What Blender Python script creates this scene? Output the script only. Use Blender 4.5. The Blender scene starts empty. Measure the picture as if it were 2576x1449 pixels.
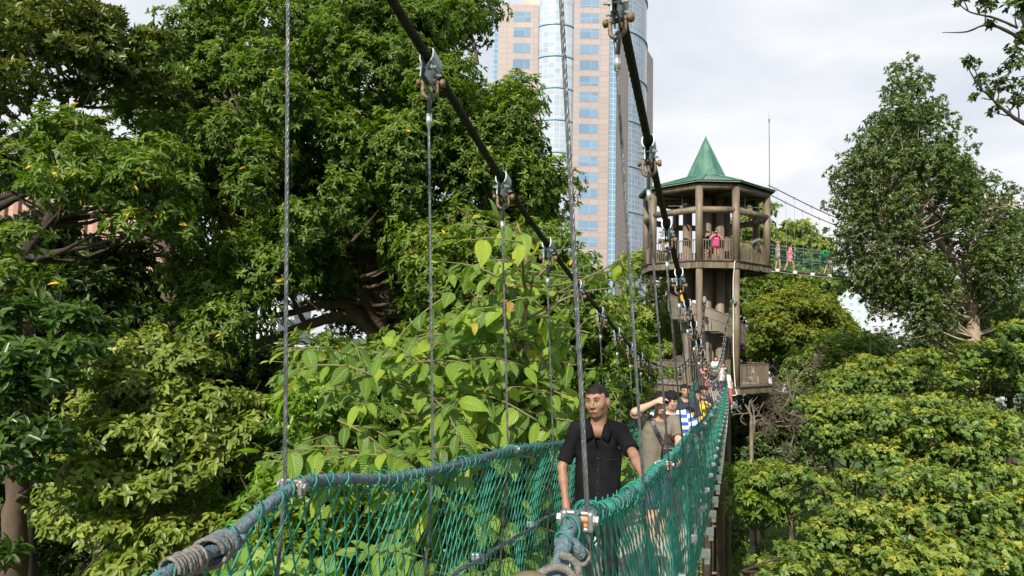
import bpy, bmesh, math, random
import numpy as np
from mathutils import Vector, Matrix
rad = math.radians
SC = bpy.context.scene
COL = SC.collection
rng = np.random.default_rng(7)
random.seed(7)

# ------------------------------------------------------------------ camera, sky, sun, exposure
PITCH, ROLL, FPX = rad(3.98), rad(1.1), 1717.33
FWD = np.array([0, math.cos(PITCH), math.sin(PITCH)])
UP0 = np.cross([1.0, 0, 0], FWD)
RT = np.array([1.0, 0, 0]) * math.cos(ROLL) + UP0 * math.sin(ROLL)
UP = -np.array([1.0, 0, 0]) * math.sin(ROLL) + UP0 * math.cos(ROLL)
cam_d = bpy.data.cameras.new('camera')
cam = bpy.data.objects.new('camera', cam_d)
COL.objects.link(cam)
cam_d.sensor_width = 36; cam_d.lens = 24; cam_d.clip_start = 0.05; cam_d.clip_end = 3000
cam.matrix_world = Matrix(((RT[0], UP[0], -FWD[0], 0), (RT[1], UP[1], -FWD[1], 0), (RT[2], UP[2], -FWD[2], 0), (0, 0, 0, 1)))
SC.camera = cam
GZ = -12.8          # level of the ground below the eye

def at(px, py, Y):
    """world point seen at photo pixel (2576 wide) at distance Y ahead"""
    d = FWD + RT * (px - 1288) / FPX - UP * (py - 724.5) / FPX
    return d / d[1] * Y

SUN = Vector((-0.33, -0.87, 0.68)).normalized()
W = bpy.data.worlds.new('World'); SC.world = W; W.use_nodes = True
nt = W.node_tree; N = nt.nodes; Lk = nt.links; N.clear()
out = N.new('ShaderNodeOutputWorld'); bg = N.new('ShaderNodeBackground'); bg.inputs['Strength'].default_value = 0.09
sky = N.new('ShaderNodeTexSky'); sky.sky_type = 'NISHITA'; sky.sun_disc = False
sky.sun_elevation = math.asin(SUN.z); sky.sun_rotation = math.atan2(SUN.x, SUN.y)
sky.air_density = 1.2; sky.dust_density = 2.5; sky.ozone_density = 1.5
tc = N.new('ShaderNodeTexCoord'); mp = N.new('ShaderNodeMapping'); mp.inputs['Scale'].default_value = (1.0, 1.0, 2.6)
mp.inputs['Rotation'].default_value = (0.25, -0.35, 0.5)
no = N.new('ShaderNodeTexNoise'); no.inputs['Scale'].default_value = 2.1; no.inputs['Detail'].default_value = 5; no.inputs['Roughness'].default_value = .5
no.inputs['Distortion'].default_value = .5
rp = N.new('ShaderNodeValToRGB'); rp.color_ramp.elements[0].position = .38; rp.color_ramp.elements[1].position = .60
rp.color_ramp.elements[0].color = (6.2, 6.65, 7.4, 1); rp.color_ramp.elements[1].color = (8.7, 8.75, 8.8, 1)
sx = N.new('ShaderNodeSeparateXYZ'); mr = N.new('ShaderNodeMapRange')
mr.inputs['From Min'].default_value = .45; mr.inputs['From Max'].default_value = .95; mr.inputs['To Min'].default_value = .96; mr.inputs['To Max'].default_value = .25
mx = N.new('ShaderNodeMix'); mx.data_type = 'RGBA'
Lk.new(tc.outputs['Generated'], mp.inputs['Vector']); Lk.new(mp.outputs['Vector'], no.inputs['Vector']); Lk.new(no.outputs['Fac'], rp.inputs['Fac'])
Lk.new(tc.outputs['Generated'], sx.inputs['Vector']); Lk.new(sx.outputs['Z'], mr.inputs['Value']); Lk.new(mr.outputs['Result'], mx.inputs['Factor'])
Lk.new(sky.outputs['Color'], mx.inputs['A']); Lk.new(rp.outputs['Color'], mx.inputs['B'])
Lk.new(mx.outputs['Result'], bg.inputs['Color']); Lk.new(bg.outputs['Background'], out.inputs['Surface'])

sd = bpy.data.lights.new('sun', 'SUN'); sd.energy = 5.0; sd.angle = rad(0.6); sd.color = (1, .925, .80)
so = bpy.data.objects.new('sun', sd); COL.objects.link(so); so.rotation_euler = SUN.to_track_quat('Z', 'Y').to_euler(); so.location = (-20, -30, 40)
SC.view_settings.view_transform = 'Standard'; SC.view_settings.look = 'None'; SC.view_settings.gamma = 1
SC.view_settings.exposure = 0.42; SC.view_settings.use_curve_mapping = False
SC.render.engine = 'CYCLES'
cy = SC.cycles
cy.max_bounces = 6; cy.diffuse_bounces = 3; cy.glossy_bounces = 2; cy.transmission_bounces = 4; cy.transparent_max_bounces = 8
cy.caustics_reflective = False; cy.caustics_refractive = False; cy.sample_clamp_indirect = 6

# ------------------------------------------------------------------ materials
MATS = {}
def pmat(name, col, rough=.6, metal=0., col2=None, scale=6., bump=0., bscale=None, coord='Object', spec=.5, detail=4, stretch=(1, 1, 1), pos=(.35, .7)):
    m = bpy.data.materials.new(name); m.use_nodes = True; MATS[name] = m
    nt = m.node_tree; b = nt.nodes['Principled BSDF']
    b.inputs['Roughness'].default_value = rough; b.inputs['Metallic'].default_value = metal
    b.inputs['Specular IOR Level'].default_value = spec
    b.inputs['Base Color'].default_value = (*col, 1)
    t = nt.nodes.new('ShaderNodeTexCoord'); mp = nt.nodes.new('ShaderNodeMapping'); mp.inputs['Scale'].default_value = stretch
    nt.links.new(t.outputs[coord], mp.inputs['Vector'])
    if col2 is not None:
        n = nt.nodes.new('ShaderNodeTexNoise'); n.inputs['Scale'].default_value = scale; n.inputs['Detail'].default_value = detail
        r = nt.nodes.new('ShaderNodeValToRGB'); r.color_ramp.elements[0].position = pos[0]; r.color_ramp.elements[1].position = pos[1]
        r.color_ramp.elements[0].color = (*col, 1); r.color_ramp.elements[1].color = (*col2, 1)
        nt.links.new(mp.outputs['Vector'], n.inputs['Vector']); nt.links.new(n.outputs['Fac'], r.inputs['Fac']); nt.links.new(r.outputs['Color'], b.inputs['Base Color'])
    if bump:
        n2 = nt.nodes.new('ShaderNodeTexNoise'); n2.inputs['Scale'].default_value = bscale or scale * 3; n2.inputs['Detail'].default_value = 5
        bp = nt.nodes.new('ShaderNodeBump'); bp.inputs['Strength'].default_value = bump; bp.inputs['Distance'].default_value = .02
        nt.links.new(mp.outputs['Vector'], n2.inputs['Vector']); nt.links.new(n2.outputs['Fac'], bp.inputs['Height']); nt.links.new(bp.outputs['Normal'], b.inputs['Normal'])
    return m

LG = (2.4, 1.74, 1.28)
def leafmat(name, cols, rough=.42, trans=.3, tcol=None, spec=.5, veins=False):
    """cols: list of (pos, rgb) ramp over the per-leaf attribute 'rnd'"""
    m = bpy.data.materials.new(name); m.use_nodes = True; MATS[name] = m
    nt = m.node_tree; b = nt.nodes['Principled BSDF']; o = nt.nodes['Material Output']
    a = nt.nodes.new('ShaderNodeAttribute'); a.attribute_name = 'rnd'
    r = nt.nodes.new('ShaderNodeValToRGB')
    while len(r.color_ramp.elements) < len(cols): r.color_ramp.elements.new(.5)
    for e, (p, c) in zip(r.color_ramp.elements, cols): e.position = p; e.color = (c[0] * LG[0], c[1] * LG[1], c[2] * LG[2], 1)
    nt.links.new(a.outputs['Fac'], r.inputs['Fac'])
    src = r.outputs['Color']
    if veins:
        uv = nt.nodes.new('ShaderNodeUVMap'); uv.uv_map = 'uv'
        s = nt.nodes.new('ShaderNodeSeparateXYZ'); nt.links.new(uv.outputs['UV'], s.inputs['Vector'])
        def M(op, a_, b_=None, c_=None):
            n = nt.nodes.new('ShaderNodeMath'); n.operation = op
            for i, v in enumerate((a_, b_, c_)):
                if v is None: continue
                if isinstance(v, (int, float)): n.inputs[i].default_value = v
                else: nt.links.new(v, n.inputs[i])
            return n.outputs[0]
        au = M('ABSOLUTE', s.outputs['X'])                       # distance from midrib 0..1
        ph = M('MULTIPLY', M('SUBTRACT', s.outputs['Y'], M('MULTIPLY', au, .22)), 2 * math.pi * 12)
        w = M('POWER', M('ABSOLUTE', M('COSINE', M('MULTIPLY', ph, .5))), 7.)
        mid = M('LESS_THAN', au, .06)
        v = M('MAXIMUM', M('MULTIPLY', w, .15), mid)
        mx = nt.nodes.new('ShaderNodeMix'); mx.data_type = 'RGBA'
        nt.links.new(v, mx.inputs['Factor']); nt.links.new(src, mx.inputs['A']); mx.inputs['B'].default_value = (.30, .42, .10, 1)
        src = mx.outputs['Result']
        bp = nt.nodes.new('ShaderNodeBump'); bp.inputs['Strength'].default_value = .65; bp.inputs['Distance'].default_value = .012
        h = M('ABSOLUTE', M('COSINE', M('MULTIPLY', ph, .5)))
        nt.links.new(M('SUBTRACT', 1., h), bp.inputs['Height']); nt.links.new(bp.outputs['Normal'], b.inputs['Normal'])
    nt.links.new(src, b.inputs['Base Color'])
    b.inputs['Roughness'].default_value = rough; b.inputs['Specular IOR Level'].default_value = spec
    t = nt.nodes.new('ShaderNodeBsdfTranslucent')
    hs = nt.nodes.new('ShaderNodeMix'); hs.data_type = 'RGBA'; hs.blend_type = 'MULTIPLY'; hs.inputs['Factor'].default_value = 1
    nt.links.new(src, hs.inputs['A']); hs.inputs['B'].default_value = (*(tcol or (1.7, 2.1, .8)), 1)
    nt.links.new(hs.outputs['Result'], t.inputs['Color'])
    ms = nt.nodes.new('ShaderNodeMixShader'); ms.inputs['Fac'].default_value = trans
    nt.links.new(b.outputs['BSDF'], ms.inputs[1]); nt.links.new(t.outputs['BSDF'], ms.inputs[2]); nt.links.new(ms.outputs['Shader'], o.inputs['Surface'])
    return m

# ------------------------------------------------------------------ object helpers
def thing(name, label, cat, loc=(0, 0, 0), group=None):
    o = bpy.data.objects.new(name, None); COL.objects.link(o); o.location = loc; o.empty_display_size = .2
    o['label'] = label; o['category'] = cat
    if group: o['group'] = group
    return o
def tag(o, label, cat=None, group=None):
    o['label'] = label
    if cat: o['category'] = cat
    if group: o['group'] = group
    return o
def wloc(o):
    v = Vector((0, 0, 0))
    while o is not None: v += o.location; o = o.parent
    return v

def mk(name, verts, faces, m, parent=None, smooth=False, attrs=None, uv=None, mats=None, midx=None):
    """verts Nx3 (world), faces: list of lists or int array FxK; linked as ONE mesh object"""
    verts = np.asarray(verts, np.float32).reshape(-1, 3)
    if parent is not None: verts = verts - np.array(wloc(parent), np.float32)
    me = bpy.data.meshes.new(name)
    if isinstance(faces, np.ndarray):
        F, K = faces.shape; me.vertices.add(len(verts)); me.vertices.foreach_set('co', verts.ravel())
        me.loops.add(F * K); me.loops.foreach_set('vertex_index', faces.astype(np.int32).ravel())
        me.polygons.add(F); me.polygons.foreach_set('loop_start', np.arange(0, F * K, K, dtype=np.int32))
        me.update(calc_edges=True)
    else:
        me.from_pydata(verts.tolist(), [], faces)
    if smooth: me.polygons.foreach_set('use_smooth', np.ones(len(me.polygons), bool))
    for k, a in (attrs or {}).items():
        at_ = me.attributes.new(k, 'FLOAT', 'POINT'); at_.data.foreach_set('value', np.asarray(a, np.float32))
    if uv is not None:
        ul = me.uv_layers.new(name='uv'); idx = np.empty(len(me.loops), np.int32); me.loops.foreach_get('vertex_index', idx)
        ul.data.foreach_set('uv', np.asarray(uv, np.float32)[idx].ravel())
    for mm in (mats or [m]): me.materials.append(MATS[mm] if isinstance(mm, str) else mm)
    if midx is not None: me.polygons.foreach_set('material_index', np.asarray(midx, np.int32))
    me.update()
    o = bpy.data.objects.new(name, me); COL.objects.link(o)
    if parent is not None: o.parent = parent
    return o

class MB:
    """collects boxes, tubes, lathes; .build() links them as one mesh"""
    def __init__(s): s.v = []; s.f = []; s.n = 0; s.m = []; s.cur = 0
    def add(s, v, f):
        v = np.asarray(v, float).reshape(-1, 3); s.v.append(v)
        for q in f: s.f.append([int(i) + s.n for i in q]); s.m.append(s.cur)
        s.n += len(v); return s
    def box(s, c, size, R=None, bev=0.):
        x, y, z = np.array(size) / 2.
        if bev <= 0:
            v = np.array([[a * x, b * y, d * z] for a in (-1, 1) for b in (-1, 1) for d in (-1, 1)])
            f = [(0, 1, 3, 2), (4, 6, 7, 5), (0, 4, 5, 1), (2, 3, 7, 6), (0, 2, 6, 4), (1, 5, 7, 3)]
        else:
            bm = bmesh.new(); bmesh.ops.create_cube(bm, size=1)
            for q in bm.verts: q.co = Vector((q.co.x * 2 * x, q.co.y * 2 * y, q.co.z * 2 * z))
            bmesh.ops.bevel(bm, geom=list(bm.edges), offset=bev, segments=2, affect='EDGES', profile=.5)
            v = np.array([q.co[:] for q in bm.verts]); f = [[q.index for q in p.verts] for p in bm.faces]; bm.free()
        if R is not None: v = v @ np.array(R).T
        return s.add(v + np.array(c), f)
    def beam(s, a, b, w, h, up=(0, 0, 1)):
        """rectangular bar from a to b"""
        a = np.array(a, float); b = np.array(b, float); d = b - a; L = np.linalg.norm(d); d /= L
        u = np.array(up, float); sd_ = np.cross(d, u); sd_ /= np.linalg.norm(sd_); u = np.cross(sd_, d)
        R = np.stack([d, sd_, u], 1)
        return s.box((a + b) / 2, (L, w, h), R)
    def tube(s, path, r, sides=8, lobes=0, lobe=0., pitch=.1, cap=True, ph=0.):
        p = np.asarray(path, float); n = len(p); r = np.broadcast_to(np.asarray(r, float), (n,))
        t = np.gradient(p, axis=0); t /= np.linalg.norm(t, axis=1)[:, None] + 1e-12
        ref = np.array([0, 0, 1.]) if abs(t[0][2]) < .9 else np.array([1., 0, 0])
        u = np.cross(t[0], ref); u /= np.linalg.norm(u); U = [u]
        for i in range(1, n):
            u = u - t[i] * (u @ t[i]); u /= np.linalg.norm(u) + 1e-12; U.append(u)
        U = np.array(U); V = np.cross(t, U)
        a = np.arange(sides) * 2 * math.pi / sides
        R = np.repeat(r[:, None], sides, 1)
        if lobes:
            sl = np.r_[0, np.cumsum(np.linalg.norm(np.diff(p, axis=0), axis=1))]
            R = R * (1 + lobe * (np.abs(np.cos(lobes / 2 * (a[None] - 2 * math.pi * sl[:, None] / pitch + ph))) - .6))
        v = p[:, None] + (U[:, None] * np.cos(a)[None, :, None] + V[:, None] * np.sin(a)[None, :, None]) * R[..., None]
        f = []
        for i in range(n - 1):
            for j in range(sides):
                k = (j + 1) % sides; f.append((i * sides + j, i * sides + k, (i + 1) * sides + k, (i + 1) * sides + j))
        if cap: f.append(tuple(range(sides))[::-1]); f.append(tuple(range((n - 1) * sides, n * sides)))
        return s.add(v.reshape(-1, 3), f)
    def cyl(s, a, b, r, sides=16, r2=None): return s.tube([a, b], [r, r if r2 is None else r2], sides)
    def poly(s, pts, z0, z1):
        n = len(pts); v = [(x, y, z0) for x, y in pts] + [(x, y, z1) for x, y in pts]
        f = [tuple(range(n))[::-1], tuple(range(n, 2 * n))] + [(i, (i + 1) % n, n + (i + 1) % n, n + i) for i in range(n)]
        return s.add(v, f)
    def build(s, name, m, parent=None, smooth=False, mats=None, **k):
        v = np.concatenate(s.v)
        return mk(name, v, s.f, m, parent, smooth, mats=mats, midx=s.m if mats else None, **k)

def batch_tubes(paths, r, sides=4):
    """paths (S,N,3) -> verts, quads array"""
    S, n, _ = paths.shape
    t = np.gradient(paths, axis=1); t /= np.linalg.norm(t, axis=2, keepdims=True) + 1e-12
    ref = np.array([.31, .11, .2]); ref = ref / np.linalg.norm(ref)
    u = np.cross(t, ref); u /= np.linalg.norm(u, axis=2, keepdims=True) + 1e-9; v = np.cross(t, u)
    a = np.arange(sides) * 2 * math.pi / sides
    r = np.broadcast_to(np.asarray(r, float), (S, n))
    V = paths[:, :, None] + (u[:, :, None] * np.cos(a)[:, None] + v[:, :, None] * np.sin(a)[:, None]) * r[:, :, None, None]
    i, j = np.meshgrid(np.arange(n - 1), np.arange(sides), indexing='ij'); k = (j + 1) % sides
    q = np.stack([i * sides + j, i * sides + k, (i + 1) * sides + k, (i + 1) * sides + j], -1).reshape(-1, 4)
    Fq = (q[None] + (np.arange(S) * n * sides)[:, None, None]).reshape(-1, 4)
    return V.reshape(-1, 3), Fq

def interp(tab):
    """smooth (pchip-like) interpolation through a table of (y, value)"""
    x = np.array([a for a, _ in tab], float); v = np.array([b for _, b in tab], float)
    h = np.diff(x); d = np.diff(v) / h
    m = np.zeros(len(x)); m[0] = d[0]; m[-1] = d[-1]
    for i in range(1, len(x) - 1): m[i] = (d[i - 1] * h[i] + d[i] * h[i - 1]) / (h[i] + h[i - 1])
    def f(q):
        q = np.asarray(q, float); i = np.clip(np.searchsorted(x, q) - 1, 0, len(x) - 2); t = (q - x[i]) / h[i]; 
        tc_ = np.clip(t, 0, 1)
        r_ = (2 * tc_**3 - 3 * tc_**2 + 1) * v[i] + (tc_**3 - 2 * tc_**2 + tc_) * h[i] * m[i] + (-2 * tc_**3 + 3 * tc_**2) * v[i + 1] + (tc_**3 - tc_**2) * h[i] * m[i + 1]
        return r_ + np.where(t > 1, (q - x[-1]) * m[-1], 0) + np.where(t < 0, (q - x[0]) * m[0], 0)
    return f
# ------------------------------------------------------------------ material table
pmat('tower_brown', (.105, .08, .055), .6, col2=(.215, .172, .125), scale=2.6, bump=.35, bscale=14, stretch=(1, 1, .3), detail=8)
pmat('tower_dark', (.07, .056, .042), .6, col2=(.11, .09, .065), scale=4)
pmat('fascia', (.075, .058, .04), .65, col2=(.215, .175, .125), scale=5, bump=.25, stretch=(1, 1, .1), detail=8)
pmat('roof_green', (.035, .125, .09), .65, col2=(.115, .235, .175), scale=2.6, detail=8, bump=.15, bscale=9, stretch=(1, 1, .4))
pmat('roof_flat', (.19, .20, .16), .7, col2=(.11, .25, .18), scale=2.2, pos=(.45, .6))
pmat('deck_wood', (.30, .25, .20), .8, col2=(.50, .44, .38), scale=9, bump=.3, stretch=(1, .2, 1))
pmat('deck_edge', (.06, .035, .025), .8, col2=(.25, .2, .16), scale=20, pos=(.5, .75))
pmat('mesh_metal', (.16, .14, .11), .5, .3, col2=(.26, .23, .18), scale=60, detail=1)
pmat('steel_rope', (.075, .085, .095), .5, .55, col2=(.17, .175, .18), scale=30)
pmat('main_rope', (.010, .009, .008), .7, 0, spec=.2, col2=(.028, .022, .018), scale=25)
pmat('galv', (.22, .25, .27), .5, .5, col2=(.34, .37, .39), scale=30)
pmat('galv_dark', (.20, .21, .21), .5, .6, col2=(.32, .33, .33), scale=30)
pmat('rusty', (.12, .075, .045), .65, .3, col2=(.24, .18, .125), scale=40, bump=.3)
pmat('alu', (.62, .64, .66), .32, .8)
pmat('copper', (.62, .26, .10), .45, .25, col2=(.75, .38, .2), scale=30)
pmat('rope_grey', (.12, .17, .19), .85, col2=(.24, .29, .31), scale=45, bump=.6, bscale=120)
pmat('rope_blue', (.07, .12, .15), .8, col2=(.14, .20, .23), scale=45, bump=.6, bscale=120)
pmat('twine_grey', (.11, .105, .095), .9, col2=(.24, .225, .20), scale=60, bump=.5, bscale=200)
pmat('net_green', (.004, .125, .095), .6, col2=(.03, .29, .205), scale=18)
pmat('white_block', (.62, .62, .60), .5, .1, col2=(.78, .78, .77), scale=12)
pmat('hose', (.72, .70, .62), .5)
pmat('bark_dark', (.018, .014, .010), .9, col2=(.05, .038, .028), scale=3, bump=.8, bscale=9, stretch=(1, 1, .4))
pmat('bark_brown', (.05, .033, .022), .9, col2=(.11, .075, .05), scale=3, bump=.8, bscale=12, stretch=(1, 1, .4))
pmat('bark_pale', (.26, .20, .14), .9, col2=(.42, .35, .27), scale=2.4, bump=.6, bscale=9, stretch=(1, 1, .3))
pmat('twig_grey', (.11, .085, .065), .9, col2=(.24, .20, .165), scale=2)
pmat('stem_green', (.14, .16, .05), .7, col2=(.20, .13, .07), scale=2)
pmat('grass', (.025, .06, .010), .9, col2=(.09, .16, .02), scale=.8, bump=1, bscale=8, detail=8)
pmat('stucco_white', (.66, .67, .68), .8, col2=(.76, .76, .76), scale=.2)
pmat('concrete', (.42, .40, .36), .8, col2=(.55, .52, .47), scale=.4)
pmat('dome_brown', (.15, .11, .055), .45, col2=(.19, .14, .075), scale=12)

leafmat('leaf_central', [(0, (.024, .058, .012)), (.5, (.046, .100, .018)), (.85, (.085, .145, .028)), (.97, (.13, .185, .035)), (1, (.30, .24, .03))], .46, .30, spec=.35)
leafmat('leaf_topleft', [(0, (.022, .045, .012)), (.6, (.05, .085, .020)), (.9, (.10, .12, .03)), (1, (.18, .17, .04))], .4, .25)
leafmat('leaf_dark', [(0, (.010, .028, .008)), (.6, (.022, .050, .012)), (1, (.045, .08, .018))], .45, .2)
leafmat('leaf_olive', [(0, (.038, .076, .018)), (.5, (.078, .138, .030)), (.9, (.125, .19, .05)), (1, (.16, .20, .06))], .45, .28)
leafmat('leaf_whorl', [(0, (.016, .045, .014)), (.6, (.030, .078, .02)), (1, (.055, .11, .03))], .36, .28)
leafmat('leaf_big', [(0, (.034, .092, .020)), (.4, (.058, .140, .026)), (.75, (.105, .215, .03)), (.95, (.17, .28, .04)), (.975, (.26, .26, .035)), (1, (.16, .08, .03))], .38, .34, veins=True, tcol=(1.5, 1.8, .6))
leafmat('leaf_bright', [(0, (.028, .078, .012)), (.5, (.055, .13, .018)), (.9, (.11, .205, .03)), (1, (.38, .32, .04))], .4, .32)
leafmat('leaf_pale', [(0, (.035, .11, .03)), (.5, (.07, .16, .04)), (1, (.11, .22, .05))], .5, .35)
leafmat('leaf_mid', [(0, (.03, .07, .012)), (.6, (.06, .12, .02)), (.92, (.11, .18, .03)), (1, (.34, .28, .03))], .38, .28)
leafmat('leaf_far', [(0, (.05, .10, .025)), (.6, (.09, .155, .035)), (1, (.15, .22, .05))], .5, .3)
leafmat('leaf_cone', [(0, (.022, .050, .018)), (.6, (.040, .080, .024)), (.93, (.06, .105, .03)), (1, (.13, .14, .04))], .38, .22)
leafmat('leaf_gold', [(0, (.038, .078, .014)), (.5, (.068, .12, .018)), (.75, (.12, .15, .02)), (1, (.24, .21, .02))], .5, .3)
leafmat('leaf_heart', [(0, (.030, .074, .022)), (.38, (.050, .115, .030)), (.56, (.088, .158, .034)), (.74, (.13, .185, .036)), (.88, (.20, .215, .04)), (1, (.24, .15, .05))], .5, .28)

# ------------------------------------------------------------------ foliage
LEAF = {
 'lance': (np.array([(0, 0, 0), (.3, .5, .10), (.66, .42, .04), (1, 0, -.12), (.66, -.42, .04), (.3, -.5, .10)]), np.array([(0, 1, 2, 3), (0, 3, 4, 5)])),
 'heart': (np.array([(0, 0, 0), (-.08, .34, .02), (.28, .52, .06), (1, 0, -.18), (.28, -.52, .06), (-.08, -.34, .02)]), np.array([(0, 1, 2, 3), (0, 3, 4, 5)])),
}
def _grid_leaf():
    v = []; uv = []
    nt_, ns = 8, 5
    for i in range(nt_):
        t = i / (nt_ - 1); w = .5 * (math.sin(math.pi * min(1, t * .97 + .03) ** .72)) ** .8
        for j in range(ns):
            s = (j / (ns - 1)) * 2 - 1
            v.append((t, s * w, -.35 * t * t + .16 * abs(s) * w * 2 - .16 * (s * w) ** 2 * 4)); uv.append((s, t))
    f = [(i * ns + j, i * ns + j + 1, (i + 1) * ns + j + 1, (i + 1) * ns + j) for i in range(nt_ - 1) for j in range(ns - 1)]
    return np.array(v), np.array(f), np.array(uv)
GLV, GLF, GLUV = _grid_leaf()

def nrm(a): return a / (np.linalg.norm(a, axis=-1, keepdims=True) + 1e-9)

def leaves_mesh(name, pos, d, nrmv, length, width, rnd, m, parent, shape='lance'):
    """pos,d,nrmv (N,3); length,width,rnd (N)"""
    if shape == 'grid': T, Fc, UV = GLV, GLF, GLUV
    else: T, Fc = LEAF[shape]; UV = None
    s = nrm(np.cross(d, nrmv)); n = np.cross(s, d)
    V = (pos[:, None] + d[:, None] * (T[:, 0] * 1.)[None, :, None] * length[:, None, None]
         + s[:, None] * T[:, 1][None, :, None] * width[:, None, None] + n[:, None] * T[:, 2][None, :, None] * length[:, None, None])
    K = len(T); Fq = (Fc[None] + (np.arange(len(pos)) * K)[:, None, None]).reshape(-1, 4)
    a = np.repeat(rnd, K)
    uv = np.tile(UV, (len(pos), 1)) if UV is not None else None
    return mk(name, V.reshape(-1, 3), Fq, m, parent, attrs={'rnd': a}, uv=uv, smooth=(shape == 'grid'))

def whorls(C, ax, per, length, width, droop=.25, theta=(50, 85), tips=0., crnd=None):
    """leaf clusters at points C with axes ax -> leaf arrays"""
    n = len(C); ref = nrm(np.cross(ax, rng.normal(size=(n, 3)))); ref2 = np.cross(ax, ref)
    k = per; N_ = n * k
    phi = (np.arange(k)[None] * 2.4 + rng.uniform(0, 6.28, (n, 1)) + rng.normal(0, .3, (n, k))).ravel()
    th = np.radians(rng.uniform(theta[0], theta[1], N_))
    A = np.repeat(ax, k, 0); R1 = np.repeat(ref, k, 0); R2 = np.repeat(ref2, k, 0)
    radial = R1 * np.cos(phi)[:, None] + R2 * np.sin(phi)[:, None]
    d = A * np.cos(th)[:, None] + radial * np.sin(th)[:, None]
    d[:, 2] -= droop * rng.uniform(.4, 1.3, N_); d = nrm(d)
    nn = nrm(A + rng.normal(0, .25, (N_, 3)) + np.array([0, 0, .3]))
    L = length * rng.uniform(.65, 1.2, N_); Wd = width * rng.uniform(.75, 1.2, N_)
    p = np.repeat(C, k, 0) + A * rng.uniform(-.35, .15, N_)[:, None] * length
    base = np.repeat(rng.uniform(0, 1, n) if crnd is None else crnd, k)
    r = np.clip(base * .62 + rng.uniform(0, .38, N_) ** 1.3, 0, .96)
    sp = rng.uniform(0, 1, N_) < tips
    r = np.where(sp, 1., r)
    return p, d, nn, L, Wd, r

def in_poly(x, y, P_):
    c = np.zeros(len(x), bool); n = len(P_)
    for i in range(n):
        x1, y1 = P_[i]; x2, y2 = P_[(i + 1) % n]
        c ^= ((y1 > y) != (y2 > y)) & (x < (x2 - x1) * (y - y1) / (y2 - y1 + 1e-9) + x1)
    return c

def boughs(poly, d0, d1, n, r, flat=1., rj=.3, sep=.75):
    """bough centres filling a rounded crown; poly in photo pixels, r in metres"""
    P_ = np.array(poly, float); c = P_.mean(0); lo = P_.min(0); hi = P_.max(0); out_ = []
    tries = 0
    while len(out_) < n and tries < n * 60:
        tries += 1
        x, y = rng.uniform(lo, hi)
        if not in_poly(np.array([x]), np.array([y]), poly)[0]: continue
        q = min(1, np.hypot((x - c[0]) / (hi[0] - lo[0]) * 2, (y - c[1]) / (hi[1] - lo[1]) * 2))
        dm = (d0 + d1) / 2; hd = (d1 - d0) / 2 * math.sqrt(1 - .8 * q * q)
        D = dm - hd * (1 - 2 * rng.uniform() ** 1.6)
        p = at(x, y, D); rr = r * rng.uniform(1 - rj, 1 + rj)
        if any(np.linalg.norm((p - o[0]) * [1, 1, 1 / max(flat, .4)]) < sep * (rr + o[1]) * .5 for o in out_): continue
        out_.append((p, rr))
    return [(p, rr, flat) for p, rr in out_]

def crown_from(bs, dens, per, length, width, droop=.25, theta=(50, 85), tips=0., up=.5, hollow=.55, edge=0., drip=0.):
    """dens: clusters per m2 of bough surface"""
    A = []
    for p, r, fl in bs:
        n = max(6, int(dens * 4 * math.pi * r * r * (.35 + .65 * fl)))
        dr = nrm(rng.normal(size=(n, 3)) + [0, 0, .35])
        rr = r * (hollow + (1 - hollow) * rng.uniform(0, 1, n) ** .6)
        lump = 1 + .22 * np.sin(dr @ rng.normal(0, 4, 3) + rng.uniform(0, 6)) + .15 * np.sin(dr @ rng.normal(0, 8, 3))
        C = p + dr * (rr * lump)[:, None] * np.array([1, 1, fl])
        ax = nrm(dr * [1, 1, .7] + np.array([0, 0, up]) + rng.normal(0, .28, (n, 3)))
        br = rng.uniform(-.15, .15)
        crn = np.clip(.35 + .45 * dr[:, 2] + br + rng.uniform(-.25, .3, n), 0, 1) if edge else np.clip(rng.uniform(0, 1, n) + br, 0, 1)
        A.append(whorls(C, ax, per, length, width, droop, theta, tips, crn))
    return [np.concatenate([a[i] for a in A]) for i in range(6)]

def limbs(mb, start, bs, r0, curve=.25, sides=5, frac=1.):
    """branches from the points in start (array) to each bough"""
    S = np.array(start, float)
    for p, r, fl in bs:
        if rng.uniform() > frac: continue
        d = np.linalg.norm(S[:, :3] - p, axis=1) + np.maximum(0, S[:, 2] - p[2] + .5) * 1.5
        k = int(np.argmin(d)); a = S[k, :3]; L = np.linalg.norm(p - a)
        m1 = a + (p - a) * .4 + rng.normal(0, .08 * L, 3) + [0, 0, -curve * L * .3]
        m2 = a + (p - a) * .75 + rng.normal(0, .06 * L, 3) + [0, 0, -curve * L * .15]
        t = np.linspace(0, 1, 8)[:, None]
        path = (1 - t)**3 * a + 3 * (1 - t)**2 * t * m1 + 3 * (1 - t) * t * t * m2 + t**3 * p
        rb = min(r0, .012 + .016 * L)
        mb.tube(path, np.linspace(rb, .006, 8), sides)
        for q in range(3):
            e = p + rng.normal(0, r * .6, 3); st = path[5]
            mb.tube([st, (st + e) / 2 + rng.normal(0, .05, 3), e], [rb * .4, rb * .25, .003], 4)

def prune(bs, L, w, dd=.3):
    """drop boughs that would hide a trunk: L photo-space polyline with depth"""
    P_ = smooth_path(path_px(L), 30); out_ = []
    for b in bs:
        ray_ = nrm(np.asarray(b[0], float)); t_ = P_ @ ray_; dist = np.linalg.norm(P_ - t_[:, None] * ray_, axis=1); j = int(np.argmin(dist))
        if dist[j] < w + b[1] * .8 and np.linalg.norm(b[0]) < np.linalg.norm(P_[j]) + dd: continue
        out_.append(b)
    return out_

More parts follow.
